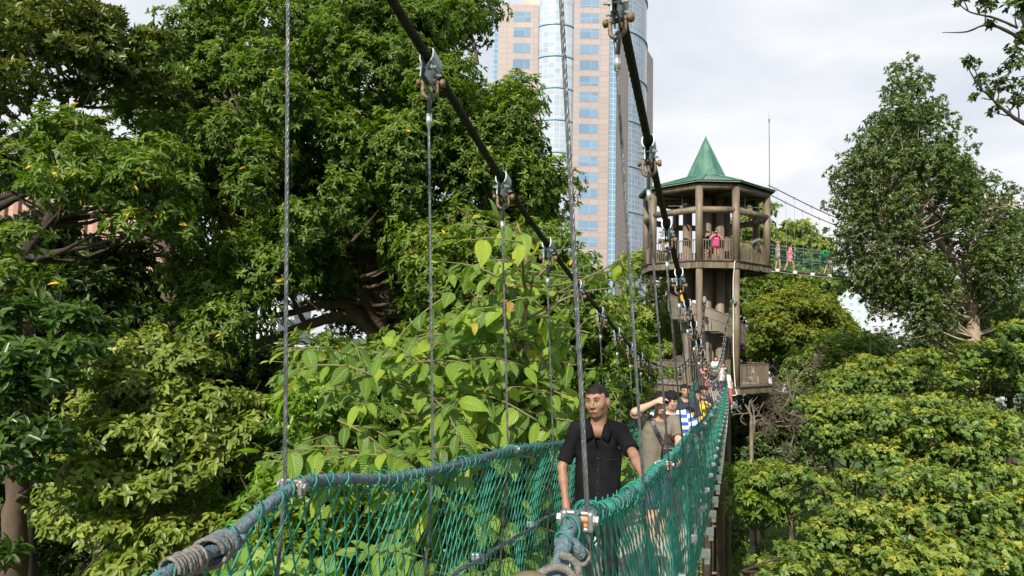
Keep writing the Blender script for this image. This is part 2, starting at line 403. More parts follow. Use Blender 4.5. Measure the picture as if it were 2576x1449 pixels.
def path_px(L): return [at(x, y, D) for x, y, D in L]
def smooth_path(pts, n=24):
    P_ = np.array(pts, float); k = len(P_); x = np.linspace(0, 1, k); q = np.linspace(0, 1, n)
    if k < 3: return np.stack([np.interp(q, x, P_[:, i]) for i in range(P_.shape[1])], 1)
    return np.stack([interp(list(zip(x, P_[:, i])))(q) for i in range(P_.shape[1])], 1)

def bark_tube(mb, pts, radii, sides=10, n=24, rough=.08):
    p = smooth_path(pts, n); r = np.interp(np.linspace(0, 1, n), np.linspace(0, 1, len(radii)), radii)
    p = p + rng.normal(0, 1, p.shape) * (r * rough)[:, None]
    mb.tube(p, r * (1 + rng.normal(0, .06, n)), sides)
    return p

def tree(name, label, cat, base, trunk_paths, bs, leafm, barkm, dens, per, length, width, shape='lance', group=None, limb_r=.08, lfrac=1., part='crown', lcurve=.25, **kw):
    """thing > trunk, crown"""
    t = thing(name, label, cat, tuple(base), group)
    mb = MB(); starts = []
    for pts, radii in trunk_paths: starts.append(bark_tube(mb, pts, radii))
    starts = np.concatenate(starts) if starts else np.array([base])
    limbs(mb, starts, bs, limb_r, frac=lfrac, curve=lcurve)
    mb.build('trunk', barkm, t, smooth=True)
    A = crown_from(bs, dens, per, length, width, **kw)
    leaves_mesh(part, *A, leafm, t, shape)
    return t
# ------------------------------------------------------------------ ground
gx, gy = np.meshgrid(np.r_[-900, -300, np.linspace(-60, 80, 90), 300, 900], np.r_[-200, -40, np.linspace(-10, 90, 70), 200, 500, 1400], indexing='ij')
gz = GZ + .25 * np.sin(gx * .35) * np.cos(gy * .3) + .12 * np.sin(gx * 1.3 + gy)
n1, n2 = gx.shape; i, j = np.meshgrid(np.arange(n1 - 1), np.arange(n2 - 1), indexing='ij'); b0 = i * n2 + j
g = mk('ground', np.stack([gx, gy, gz], -1).reshape(-1, 3), np.stack([b0, b0 + n2, b0 + n2 + 1, b0 + 1], -1).reshape(-1, 4), 'grass', smooth=True); g['kind'] = 'structure'

# ------------------------------------------------------------------ high-rise and other buildings
def wallmat(name, col, col2, mortar, pw, ph, rough=.6, ms=.03, spec=.5):
    m = pmat(name, col, rough, spec=spec); nt = m.node_tree; b = nt.nodes['Principled BSDF']
    u = nt.nodes.new('ShaderNodeUVMap'); u.uv_map = 'uv'; br = nt.nodes.new('ShaderNodeTexBrick')
    br.offset = 0; br.squash = 1; br.inputs['Scale'].default_value = 1; br.inputs['Brick Width'].default_value = pw; br.inputs['Row Height'].default_value = ph
    br.inputs['Mortar Size'].default_value = ms; br.inputs['Color1'].default_value = (*col, 1); br.inputs['Color2'].default_value = (*col2, 1); br.inputs['Mortar'].default_value = (*mortar, 1)
    n = nt.nodes.new('ShaderNodeTexNoise'); n.inputs['Scale'].default_value = .09; n.inputs['Detail'].default_value = 6
    mr_ = nt.nodes.new('ShaderNodeMapRange'); mr_.inputs['To Min'].default_value = .82; mr_.inputs['To Max'].default_value = 1.16
    mm = nt.nodes.new('ShaderNodeMix'); mm.data_type = 'RGBA'; mm.blend_type = 'MULTIPLY'; mm.inputs['Factor'].default_value = 1
    nt.links.new(u.outputs['UV'], br.inputs['Vector']); nt.links.new(u.outputs['UV'], n.inputs['Vector']); nt.links.new(n.outputs['Fac'], mr_.inputs['Value'])
    nt.links.new(br.outputs['Color'], mm.inputs['A']); nt.links.new(mr_.outputs['Result'], mm.inputs['B']); nt.links.new(mm.outputs['Result'], b.inputs['Base Color'])
    return m
wallmat('pink_granite', (.33, .282, .272), (.29, .246, .236), (.24, .18, .155), 2.0, 1.22, .5, .045)
wallmat('pink_side', (.42, .32, .29), (.38, .29, .265), (.2, .15, .13), 1.6, 1.22, .5, .05)
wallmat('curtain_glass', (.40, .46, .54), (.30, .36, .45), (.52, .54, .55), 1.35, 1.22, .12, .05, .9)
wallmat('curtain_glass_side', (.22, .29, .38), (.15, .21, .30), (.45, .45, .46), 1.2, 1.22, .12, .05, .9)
wallmat('window_blue', (.13, .22, .34), (.18, .28, .40), (.28, .34, .40), 2.6, 3.0, .12, .06, .9)
wallmat('strip_glass', (.14, .25, .38), (.19, .30, .42), (.42, .52, .58), 1.0, 1.22, .12, .06, .9)
wallmat('glass_green', (.22, .40, .42), (.30, .48, .50), (.6, .66, .66), 2.2, 1.9, .2, .5, .8)
wallmat('pink_render', (.50, .31, .25), (.46, .285, .23), (.30, .18, .15), 1.2, .6, .8, .03)
wallmat('white_flats', (.60, .61, .64), (.56, .57, .60), (.28, .31, .36), 2.4, 3.1, .8, .55)
wallmat('white_low', (.66, .66, .66), (.62, .62, .62), (.40, .40, .41), 3.6, 3.4, .8, .12)
pmat('cyan_band', (.22, .40, .48), .4); pmat('dark_glass', (.05, .08, .11), .15, spec=.8)

def wall_strip(name, m, parent, pts, z0, z1, u0=0.):
    """vertical faces through the plan points; uv in metres"""
    v = []; uv = []; f = []; u = u0
    for k, (x, y) in enumerate(pts):
        if k: u += math.hypot(x - pts[k - 1][0], y - pts[k - 1][1])
        v += [(x, y, z0), (x, y, z1)]; uv += [(u, z0), (u, z1)]
        if k: b = 2 * k; f.append((b - 2, b, b + 1, b - 1))
    return mk(name, v, f, m, parent, uv=uv)

HB = 75
sk = thing('office_tower', 'tall pink granite office high-rise with blue window columns and a rounded glass bay', 'skyscraper', (10, 150, GZ))
X = lambda px, Y=150: float(at(px, 600, Y)[0])
zt1, zt2 = float(at(1290, 10, 150)[2]), 100.
xa, xb, xc, xd, xe = X(1243), X(1346), X(1437), X(1529), X(1549)
cr_, bk = X(1610, 172), X(1641, 183)
arc = [(xb + (xc - xb) * t, 150 + .3 - 1.7 * math.sin(math.pi * t) ** .8) for t in np.linspace(0, 1, 13)]
wall_strip('wall', 'pink_granite', sk, [(xa, 172), (xa, 150), (xb, 150)], GZ, zt1)
wall_strip('wall', 'pink_granite', sk, [(xc, 150), (xd, 150)], GZ, zt2)
wall_strip('corner_glass', 'strip_glass', sk, [(xa - 1.2, 152), (xa - 1.2, 150.2), (xa - .01, 150.2)], GZ, zt1 - 3)
wall_strip('glass_bay', 'curtain_glass', sk, arc, GZ, zt2)
wall_strip('glass_strip', 'strip_glass', sk, [(xd + .01, 150.25), (xe, 150.6)], GZ, zt2)
xs1, ys1 = xe + .01, 150.4
side = lambda t, o=0.: (xs1 + (bk - xs1) * t + o * .9, ys1 + (183 - ys1) * t - o * .43)
wall_strip('side_wall', 'pink_side', sk, [side(0), side(.28)], GZ, zt2)
arc2 = [side(.28 + .42 * t, 2.2 * math.sin(math.pi * t) ** .8) for t in np.linspace(0, 1, 11)]
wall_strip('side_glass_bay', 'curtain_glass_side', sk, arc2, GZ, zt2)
wall_strip('side_wall', 'pink_side', sk, [side(.7), side(1.0), (bk - 6, 190), (xa, 172)], GZ, float(at(1640, 130, 178)[2]))
mb = MB(); mb.poly([(xa + .1, 150.2), (xb, 150.2), (xb, 171), (xa + .1, 171)], zt1 - .6, zt1 - .3)
mb.poly([(xa + 5.5, 150.4), (xb - .05, 150.4), (xb - .05, 165), (xa + 5.5, 165)], zt1 - .2, zt1 + 1.2); mb.build('roof', 'concrete', sk)
FH = 3.65; z0w = float(at(1478, 650, 150)[2])
def cband(pts, z, h=.5, o=.12):
    c = MB()
    for a, b in zip(pts[:-1], pts[1:]):
        c.beam((a[0], a[1] - o, z), (b[0], b[1] - o, z), .3, h)
    return c
for k in range(-14, 25):
    z = z0w + k * FH + 1.6
    if z < -12: continue
    if k % 2 == 0:
        bm1 = MB()
        for a, b in zip(arc[:-1], arc[1:]): bm1.beam((a[0], a[1] - .1, z), (b[0], b[1] - .1, z), .3, .3)
        bm1.build('spandrel_band', 'cyan_band', sk)
    if k % 3 == 0:
        bm2 = MB()
        for a, b in zip(arc2[:-1], arc2[1:]): bm2.beam((a[0] + .1, a[1] - .1, z), (b[0] + .1, b[1] - .1, z), .3, .28)
        bm2.build('spandrel_band', 'cyan_band', sk)
for (x0, x1, zmax, ztop_) in ((X(1281), X(1325), zt1 - 1.5, 1), (X(1452), X(1501), zt2 - 2, 2)):
    k = -8
    while True:
        z = z0w + k * FH
        if z + 1.3 > zmax: break
        h = 2.15
        if ztop_ == 1 and abs(z - (z0w + 18 * FH)) < .1: h = 2.15
        w = wall_strip('window', 'window_blue', sk, [(x0, 149.96), (x1, 149.96)], z - h / 2, z + h / 2)
        k += 1

pb = thing('pink_building', 'pink block with ribbed pilasters and cornices half hidden behind the trees', 'building', (-32, 60, GZ))
x1b = float(at(402, 700, 62)[0]); zc1 = float(at(400, 655, 62)[2]); zt = float(at(200, 445, 62)[2])
wall_strip('wall', 'pink_render', pb, [(-62, 62), (x1b, 62), (x1b - 1.5, 80)], GZ, zc1)
wall_strip('upper_wall', 'pink_render', pb, [(-62, 63.2), (x1b - 3.2, 63.2), (x1b - 5, 80)], zc1, zt)
mb = MB()
for z, x2, y in ((zc1, x1b, 62), (zc1 + .8, x1b - .4, 62.2), (zt, x1b - 3.2, 63.2), (zc1 - 6, x1b, 62)):
    mb.box(((x2 - 62) / 2, y + 8, z), (x2 + 62.8, 17, .45))
mb.build('cornice', 'pink_render', pb, uv=np.zeros((sum(len(q) for q in mb.v), 2)))
mb = MB()
for k in range(26): mb.box((x1b - .5 - k * 1.25, 61.85, (GZ + zc1 - 6) / 2), (.45, .3, zc1 - 6 - GZ)); mb.box((x1b - 4.2 - k * 1.25, 63, (zc1 + zt) / 2), (.45, .3, zt - zc1 - .6))
mb.build('pilasters', 'pink_render', pb, uv=np.zeros((sum(len(q) for q in mb.v), 2)))
for k in range(12):
    x = x1b - 1.6 - k * 2.5
    mk('window', [(x - .7, 61.95, zc1 - 4.4), (x + .7, 61.95, zc1 - 4.4), (x + .7, 61.95, zc1 - 1.6), (x - .7, 61.95, zc1 - 1.6)], [(0, 1, 2, 3)], 'dark_glass', pb)

def block(name, label, m, px0, px1, pyt, Y, depth, cat='building', extra=None, rows=None):
    a, b = at(px0, pyt, Y), at(px1, pyt, Y); z = float(a[2])
    t = thing(name, label, cat, (float((a[0] + b[0]) / 2), Y, GZ))
    x0, x1 = float(a[0]), float(b[0])
    wall_strip('wall', m, t, [(x0, Y + depth), (x0, Y), (x1, Y), (x1, Y + depth), (x0, Y + depth)], GZ, z)
    mb = MB(); mb.poly([(x0 + .2, Y + .2), (x1 - .2, Y + .2), (x1 - .2, Y + depth - .2), (x0 + .2, Y + depth - .2)], z - .5, z - .1)
    if extra: mb.box(((x0 + x1) / 2, Y + depth / 2, z + extra / 2), ((x1 - x0) * .4, depth * .4, extra))
    mb.build('roof', 'stucco_white', t)
    if rows:
        for r in range(rows[0]):
            for c in range(rows[1]):
                xx = x0 + (x1 - x0) * (c + .5) / rows[1]; zz = z - 3 - r * rows[2]
                w = (x1 - x0) / rows[1] * .34
                mk('window', [(xx - w, Y - .05, zz - .8), (xx + w, Y - .05, zz - .8), (xx + w, Y - .05, zz + .8), (xx - w, Y - .05, zz + .8)], [(0, 1, 2, 3)], 'dark_glass', t)
    return t
block('apartment_block', 'distant white apartment block showing between the big limbs of the dark tree', 'white_flats', 632, 700, 800, 260, 30, extra=5)
block('apartment_tower', 'slim grey-white distant tower beside the white apartment block', 'white_flats', 700, 742, 752, 300, 25, extra=8)
block('glass_office', 'pale green glass office block seen behind the golden round tree', 'glass_green', 2098, 2182, 705, 190, 25)
block('white_building', 'white low-rise with dark windows left of the lookout tower stair', 'white_low', 1600, 1742, 770, 95, 12, rows=(4, 9, 3.4))
block('long_white_building', 'long low white building behind the golden tree and bare branches', 'white_low', 1850, 2140, 868, 85, 12, rows=(2, 14, 3.4))
block('pale_building', 'pale building at far right behind the tall leafy tree', 'white_low', 2440, 2700, 768, 80, 12, rows=(3, 7, 3.4))
t = block('grey_warehouse', 'grey wall with pale top far beyond the central trunk', 'white_flats', 560, 1120, 868, 110, 12, rows=(2, 16, 3.4))

# ------------------------------------------------------------------ lookout tower
TC = np.array([10.52, 36.95])
OV = [(9.345, 34), (11.195, 34), (13.5, 36.0), (13.6, 37.9), (11.6, 39.95), (9.6, 39.95), (7.45, 37.9), (7.45, 36.0)]
def scaled(pts, o):
    r_ = []
    for x, y in pts:
        d = np.array([x, y]) - TC; L = np.linalg.norm(d); r_.append(tuple(TC + d * (L + o) / L))
    return r_
tw = thing('lookout_tower', 'brown steel lookout tower with green conical roof, two octagonal decks and spiral stair', 'tower', (TC[0], TC[1], GZ))
ZL, ZU = -2.32, 3.92
mb = MB()
PIP = [(10.30, 35.98), (11.02, 36.12), (11.55, 36.75), (11.25, 37.75), (9.75, 37.75), (9.42, 36.62)]
for x, y in PIP:
    mb.cyl((x, y, GZ - .3), (x, y, 7.6), .235, 18)
mb.cyl((10.68, 36.3, GZ), (10.68, 36.3, 7.5), .07, 10)
for z in np.arange(-12, -2.6, 2.35):
    for k in range(6): a, b = PIP[k], PIP[(k + 1) % 6]; mb.cyl((*a, z), (*b, z), .07, 8)
mb.build('core_pipe', 'tower_brown', tw, smooth=True)
for k, (x, y) in enumerate(OV):
    p = MB(); z0 = ZL - .36 if k in (0, 1, 4, 5) else ZU - .34
    z1_ = 7.78
    if k in (0, 1, 4, 5):
        p.cyl((x, y, ZL + .0), (x, y, ZU - .36), .165, 20); p.cyl((x, y, ZU - .03), (x, y, z1_), .185, 20)
    else: p.cyl((x, y, ZU - .03), (x, y, z1_), .185, 20)
    p.build('post', 'tower_brown', tw, smooth=True)
p = MB()
for k in range(8):
    a, b = OV[k], OV[(k + 1) % 8]; p.cyl((*a, 7.72), (*b, 7.72), .175, 16); p.cyl((*a, 6.52), (*b, 6.52), .17, 16)
p.build('ring_beam', 'tower_brown', tw, smooth=True)
for nm, z in (('upper_deck', ZU), ('lower_deck', ZL)):
    o = scaled(OV, .20); p = MB(); p.poly(scaled(OV, .17), z - .09, z - .02)
    d_ = p.build(nm, 'deck_wood', tw)
    p = MB()
    for k in range(8):
        a, b = o[k], o[(k + 1) % 8]; p.beam((*a, z - .2), (*b, z - .2), .06, .34)
    p.build('fascia', 'fascia', d_)
    p = MB(); oo = scaled(OV, .25)
    for k in range(8): p.beam((*oo[k], z), (*oo[(k + 1) % 8], z), .12, .035)
    p.build('edge_board', 'deck_edge', d_)
    p = MB()
    for xx in np.linspace(8.2, 12.8, 6): p.beam((xx, 35.0 if abs(xx - 10.5) > 1.5 else 34.3, z - .22), (xx, 39, z - .22), .12, .2)
    for xx in ((8, 36.4), (8, 38)): p.beam((7.7, xx[1], z - .24), (13.3, xx[1], z - .24), .12, .22)
    p.build('joist', 'tower_dark', d_)
def railing(a, b, z, trim=.2, h=1.08, n=None, name='railing'):
    a = np.array(a, float); b = np.array(b, float); d = b - a; L = np.linalg.norm(d); d /= L; a = a + d * trim; b = b - d * trim; L -= 2 * trim
    p = MB(); p.beam((*a, z + h), (*b, z + h), .06, .05); p.beam((*a, z + .09), (*b, z + .09), .05, .04)
    n = n or max(3, int(L / .125))
    for k in range(n + 1):
        q = a + d * L * k / n; p.beam((*q, z + .09), (*q, z + h), .035, .03, up=(1, 0, 0))
    p.build(name, 'tower_brown', tw)
for k in (0, 1, 3, 4, 5, 6, 7): railing(OV[k], OV[(k + 1) % 8], ZU)
inn = scaled(OV, .08)
for k in (1, 2, 3, 4, 5, 6, 7):
    railing(inn[k], inn[(k + 1) % 8], ZL, n=max(12, int(np.linalg.norm(np.array(OV[k]) - OV[(k + 1) % 8]) / .125)))
# roof
ro = scaled(OV, .42); v = [(*q, 7.93) for q in ro]; ri = [(TC[0] + 1.02 * math.cos(rad(22.5 + 45 * k)), TC[1] + 1.02 * math.sin(rad(22.5 + 45 * k)), 8.78) for k in range(8)]
def ang(q): return math.atan2(q[1] - TC[1], q[0] - TC[0])
ri = [min(ri, key=lambda r_: abs((ang(r_) - ang(q) + math.pi) % (2 * math.pi) - math.pi)) for q in ro]
ri = []
for q in ro:
    a_ = ang(q); ri.append((TC[0] + 1.02 * math.cos(a_), TC[1] + 1.02 * math.sin(a_), 8.78))
rf = mk('roof', v + ri + [(x, y, 7.86) for x, y in ro] , [(k, (k + 1) % 8, 8 + (k + 1) % 8, 8 + k) for k in range(8)] + [(16 + k, 16 + (k + 1) % 8, (k + 1) % 8, k) for k in range(8)], 'roof_flat', tw)
p = MB()
for k in range(8):
    a, b = np.array(v[k]), np.array(v[(k + 1) % 8]); c, d = np.array(ri[k]), np.array(ri[(k + 1) % 8])
    n = int(np.linalg.norm(a - b) / .26)
    for q in range(n + 1):
        t_ = q / n; e = a + (b - a) * t_; f_ = c + (d - c) * t_; p.beam(e + [0, 0, .012], f_ + [0, 0, .012], .035, .03)
    p.beam(a + [0, 0, .03], c + [0, 0, .03], .34, .03); p.beam(a + [0, 0, .02], a + (b - a) * 1.0 + [0, 0, .02], .1, .03)
p.build('roof_rib', 'roof_green', rf)
apex = (TC[0], TC[1], 11.12)
cn = [(x + (x - TC[0]) * .06, y + (y - TC[1]) * .06, 8.74) for x, y, z in ri]
sp = mk('spire', cn + [apex], [(k, (k + 1) % 8, 8) for k in range(8)], 'roof_green', rf)
p = MB()
for k in range(8):
    a = np.array(cn[k]); b = np.array(apex); m_ = (np.array(cn[k]) + np.array(cn[(k + 1) % 8])) / 2
    p.beam(a, b, .05, .035)
    for t_ in (.3, .7): c_ = a + (np.array(cn[(k + 1) % 8]) - a) * t_; p.beam(c_, c_ + (b - c_) * .62, .03, .03)
p.cyl((apex[0], apex[1], 11.0), (apex[0], apex[1], 11.2), .05, 8, .01)
p.build('spire_rib', 'roof_green', sp)
p = MB(); p.poly(scaled(OV, .1), 7.80, 7.84)
for k in range(8): p.beam((*OV[k], 7.6), (*TC, 7.6), .12, .18)
p.build('ceiling_frame', 'tower_dark', tw)
for x, y in ((8.9, 35.6), (12.2, 35.6)):
    p = MB(); p.cyl((x, y, 7.5), (x, y, 7.0), .03, 8); p.cyl((x, y, 7.0), (x, y, 6.88), .14, 14)
    p.beam((x - .75, y, 6.97), (x + .75, y, 6.97), .1, .02); p.beam((x, y - .7, 6.96), (x, y + .7, 6.96), .1, .02); p.build('ceiling_fan', 'galv_dark', tw)
p = MB(); c_ = at(1838 + 62, 606, 34.9); p.box(c_, (.55, .3, .07), Matrix.Rotation(rad(-25), 3, 'Y') @ Matrix.Rotation(rad(20), 3, 'X'), .02); p.cyl(c_ + [0.1, 0, 0], c_ + [.1, .1, -.45], .02, 8)
p.build('floodlight', 'galv_dark', tw)
mx_, my_ = 13.62, 35.9
p = MB(); p.cyl((mx_, my_, 6.5), (mx_, my_, 11.7), .03, 8, .022); p.cyl((mx_, my_, 11.7), (mx_, my_, 11.85), .045, 8); p.cyl((mx_, my_, 11.8), (mx_, my_, 12.25), .012, 6, .004)
p.build('lightning_rod', 'tower_brown', tw)
# spiral stair
Rs, Ri = 2.02, 1.25
a0 = rad(334); tot = rad(540); nst = 32
mb = MB()
for k in range(nst):
    a = a0 + tot * k / nst; b = a0 + tot * (k + 1) / nst; z = ZU - .2 - (ZU - ZL - .2) * (k + 1) / nst
    q = [(TC[0] + r_ * math.cos(c_), TC[1] + r_ * math.sin(c_)) for r_, c_ in ((Ri, a), (Rs, a), (Rs, b), (Ri, b))]
    mb.poly(q, z, z + .04)
spst = mb.build('spiral_stair', 'tower_dark', tw)
NA = 120; top = []; v = []; f = []
for k in range(NA + 1):
    a = a0 + tot * k / NA; zz = ZU - (ZU - ZL) * k / NA
    x, y = TC[0] + Rs * math.cos(a), TC[1] + Rs * math.sin(a)
    zb = ZU - .2 - (ZU - ZL - .2) * (math.floor(k / NA * 10) + 1) / 10 - .02
    v += [(x, y, min(zz - .05, zb + .35)), (x, y, zz + .95)]
    if k: f.append((2 * k - 2, 2 * k, 2 * k + 1, 2 * k - 1))
    top.append((x, y, zz + .95))
gp = mk('guard_panel', v, f, 'mesh_metal', spst)
so_ = gp.modifiers.new('s', 'SOLIDIFY'); so_.thickness = .02
mb = MB(); mb.tube(top, .03, 8); mb.tube([(x, y, z - .5) for x, y, z in top], .02, 6)
for k in range(0, NA + 1, 8): x, y, z = top[k]; mb.cyl((x, y, z), (x, y, z - 1.05), .022, 6)
mb.build('handrail', 'tower_brown', spst, smooth=True)
p = MB(); fr = [(11.1, 33.74, ZU + .02), (11.02, 33.70, ZU - .1), (11.0, 33.72, ZU - .5), (10.98, 33.80, ZU - 1.2), (10.98, 33.80, 1), (10.99, 33.8, -.8), (11.06, 33.78, -2.3), (11.1, 33.7, -2.62), (10.98, 33.68, -2.72), (10.75, 33.7, -2.68)]
p.tube(smooth_path(fr, 60), .022, 8)
ho = p.build('water_hose', 'hose', smooth=True); tag(ho, 'cream hose hanging down the right front post of the lookout tower', 'hose')
# ------------------------------------------------------------------ near rope bridge
SL = .328
xl = lambda y: SL * y - 1.44
xr = lambda y: SL * y - .42
xc = lambda y: SL * y - .93
zcab = interp([(-1, 2.85), (0, 2.48), (1.2, 2.07), (2.1, 1.77), (2.97, 1.49), (3.38, 1.36), (4.45, 1.02), (5.57, .74), (6.8, .466), (8.1, .23), (9.3, -.01), (10.5, -.21), (11.7, -.37), (13, -.49), (14.4, -.60), (17.2, -.73), (18.6, -.76), (20.8, -.71), (23.5, -.56), (26.2, -.25), (30.7, .7), (33.8, 1.92)])
zrl = interp([(.8, -1.0), (1.76, -.62), (1.96, -.60), (2.08, -.555), (2.265, -.506), (2.54, -.535), (2.82, -.592), (3.34, -.649), (3.85, -.689), (4.467, -.732), (5.1, -.81), (5.95, -.908), (7.8, -1.05), (9.96, -1.23), (11.8, -1.322), (16, -1.48), (20, -1.58), (24, -1.56), (27.5, -1.50), (31, -1.32), (33.8, -1.2)])
zrr = interp([(.8, -1.0), (1.637, -.558), (1.679, -.527), (1.727, -.494), (1.832, -.482), (2.09, -.526), (2.52, -.593), (2.92, -.636), (3.47, -.682), (4.04, -.736), (4.83, -.798), (6.2, -.87), (7.76, -.985), (10.3, -1.15), (14.3, -1.32), (18, -1.46), (22, -1.55), (25, -1.56), (28, -1.50), (31, -1.34), (33.8, -1.2)])
zdk = interp([(0, -1.72), (2, -1.82), (5, -2.06), (6.6, -2.16), (9, -2.32), (12, -2.48), (16, -2.62), (20, -2.68), (25, -2.64), (30, -2.5), (34, -2.33)])
csh = lambda y: np.interp(y, [0, 20, 33.8], [-.10, -.08, .0])
rb = thing('rope_bridge', 'near rope suspension bridge with green net sides carrying the man in black', 'footbridge', (float(xc(18)), 18, -2.7))
# deck boards
W2 = .52
def deck(parent, cfun, zfun, y0, y1, dirv, w2, m='deck_wood', n=200, step=.2):
    mb = MB(); ys = np.arange(y0, y1, step); sx_ = np.array(dirv)
    for y in ys:
        c0 = np.array([cfun(y), y, float(zfun(y))]); c1 = np.array([cfun(y + step - .012), y + step - .012, float(zfun(y + step - .012))])
        mb.beam(c0, c1, 2 * w2, .035)
    return mb.build('walkway_planks', m, parent)
deck(rb, xc, zdk, .2, 33.75, None, W2)
mb = MB()
for o in (-.42, .42):
    ys = np.linspace(.2, 33.8, 60); mb.tube([(xc(y) + o, y, float(zdk(y)) - .09) for y in ys], .045, 6)
mb.build('deck_beam', 'alu', rb, smooth=True)
for o in (-.56, .56):
    mb = MB(); ys = np.linspace(.2, 33.8, 160)
    mb.tube([(xc(y) + o, y, float(zdk(y)) + .05) for y in ys], .014, 6); mb.build('lower_cable', 'steel_rope', rb, smooth=True)
# main cables
for nm, xf in (('l', xl), ('r', xr)):
    mb = MB(); ys = np.r_[np.arange(-1, 1.8, .1), np.arange(1.8, 7, .0085), np.arange(7, 33.8, .12), 33.8]
    mb.tube([(xf(y) + csh(y) + (max(0, y - 30) / 3.8 * (.28 if nm == 'r' else -.05)), y, float(zcab(y))) for y in ys], .0215, 20, lobes=8, lobe=.24, pitch=.40)
    mb.build('main_cable', 'main_rope', rb, smooth=False)
for x in (9.52, 11.02):
    p = MB(); p.beam((x, 33.62, 1.95), (x, 33.9, 1.95), .16, .12); p.cyl((x, 33.7, 1.8), (x, 33.7, 2.12), .07, 10); p.build('cable_anchor', 'galv', rb)
# hand ropes
def hand_rope(xf, zf, y0=.8):
    mb = MB(); ys = np.r_[np.arange(y0, 9, .012), np.arange(9, 33.8, .15)]
    mb.tube([(xf(y), y, float(zf(y))) for y in ys], .0190, 12, lobes=3, lobe=.26, pitch=.17)
    mb.build('hand_rope', 'rope_blue', rb, smooth=True)
hand_rope(xl, zrl); hand_rope(xr, zrr)
# net surfaces
def netpt(side, y, v):
    """side -1 left, 1 right; v 0 hand rope .. 1 deck edge"""
    xt = xl(y) if side < 0 else xr(y); zt_ = zrl(y) if side < 0 else zrr(y)
    xb_ = xc(y) + side * .56; zb_ = zdk(y) + .05
    bul = .07 * np.sin(math.pi * v) * side
    wob = .012 * np.sin(y * 5.3 + v * 3) + .008 * np.sin(y * 11.7 - v * 6)
    return np.stack([xt + (xb_ - xt) * v ** 1.3 + bul + wob, y, zt_ + (zb_ - zt_) * v + .01 * np.sin(y * 7)], -1)
def net(side, y0, y1, cell, r, hcell=.135):
    H = 1.24; k = H / hcell * cell / 2; nv = 22
    v = np.linspace(0, 1, nv)[None]; Vs = []; Fs = []; n0 = 0
    for fam in (-1, 1):
        u0 = np.arange(y0 - k, y1 + k, cell)[:, None]
        y = u0 + fam * k * v + (0 if fam > 0 else 0) + .010 * np.sin(u0 * 13 + v * 9) * v + .25 * cell * np.abs(np.sin(v * math.pi * H / hcell + 0)) * 0
        keep = (y.min(1) > y0 - .3) & (y.max(1) < y1 + .3)
        y = np.clip(y[keep], y0, y1)
        P_ = netpt(side, y, np.broadcast_to(v, y.shape))
        rr = r * (1 + .35 * (np.abs(np.sin(v * math.pi * H / hcell * 1.0)) < .22))
        V_, F_ = batch_tubes(P_, np.broadcast_to(rr, y.shape), 4); Vs.append(V_); Fs.append(F_ + n0); n0 += len(V_)
    mk('net', np.concatenate(Vs), np.concatenate(Fs), 'net_green', rb, smooth=True)
net(-1, 1.2, 33.7, .080, .0031, .086)
net(1, 1.2, 33.7, .066, .0032, .082)
# green lacing round the hand ropes
for xf, zf, sd_, dens in ((xl, zrl, 1, 1.35), (xr, zrr, -1, 1.7)):
    mb = MB()
    for rep in range(2 if dens > 1.5 else 1):
        ys = np.r_[np.arange(1.7 if rep == 0 else 1.95, 7, .004), np.arange(7, 14, .01)]; ph = np.cumsum((np.gradient(ys) * 2 * math.pi / (.125 / dens)) * (1 + .55 * np.sin(ys * 9 + rep) + .35 * np.sin(ys * 23)))
        rr = .0215 + .007 * np.abs(np.sin(ys * 17 + rep * 2)) + .010 * (np.sin(ys * 7.3) > .6)
        tdir = nrm(np.array([SL, 1, 0])); sdir = np.array([tdir[1], -tdir[0], 0])
        c = np.stack([xf(ys), ys, zf(ys)], 1)
        pth = c + sdir * (np.cos(ph) * rr)[:, None] + np.array([0, 0, 1]) * (np.sin(ph) * rr)[:, None]
        mb.tube(pth, .0026, 6)
    # loose loops from the rope down to the first knots
    for y in np.arange(1.75, 12, .16 / dens):
        z = float(zf(y)); x = xf(y); y += rng.uniform(-.03, .03)
        mb.tube([(x, y - .03, z + .03), (x + .02 * sd_, y, z - .03), (x, y + .015, z - .07), (x - .005, y + .03, z - .02), (x, y + .045, z + .03)], .0026, 5)
    mb.build('net_lacing', 'net_green', rb, smooth=True)
# mid-height ropes
for side, y0 in ((-1, 1.5), (1, 2.2)):
    mb = MB(); ys = np.arange(y0, 33.5, .05); p_ = netpt(side, ys, np.full(len(ys), .50)); p_[:, 0] -= side * .012
    mb.tube(p_, .0125, 8, lobes=3, lobe=.2, pitch=.09); mb.build('middle_rope', 'rope_blue', rb, smooth=True)
    for y in np.arange(y0 + .5, 33, 1.1):
        mb = MB(); c = netpt(side, np.array([y]), np.array([.5]))[0]; mb.cyl(c - [.0, .03, 0], c + [0, .03, 0], .024, 8); mb.box(c + [side * .03, 0, .01], (.05, .03, .045), bev=.008); mb.build('rope_clip', 'galv', rb)
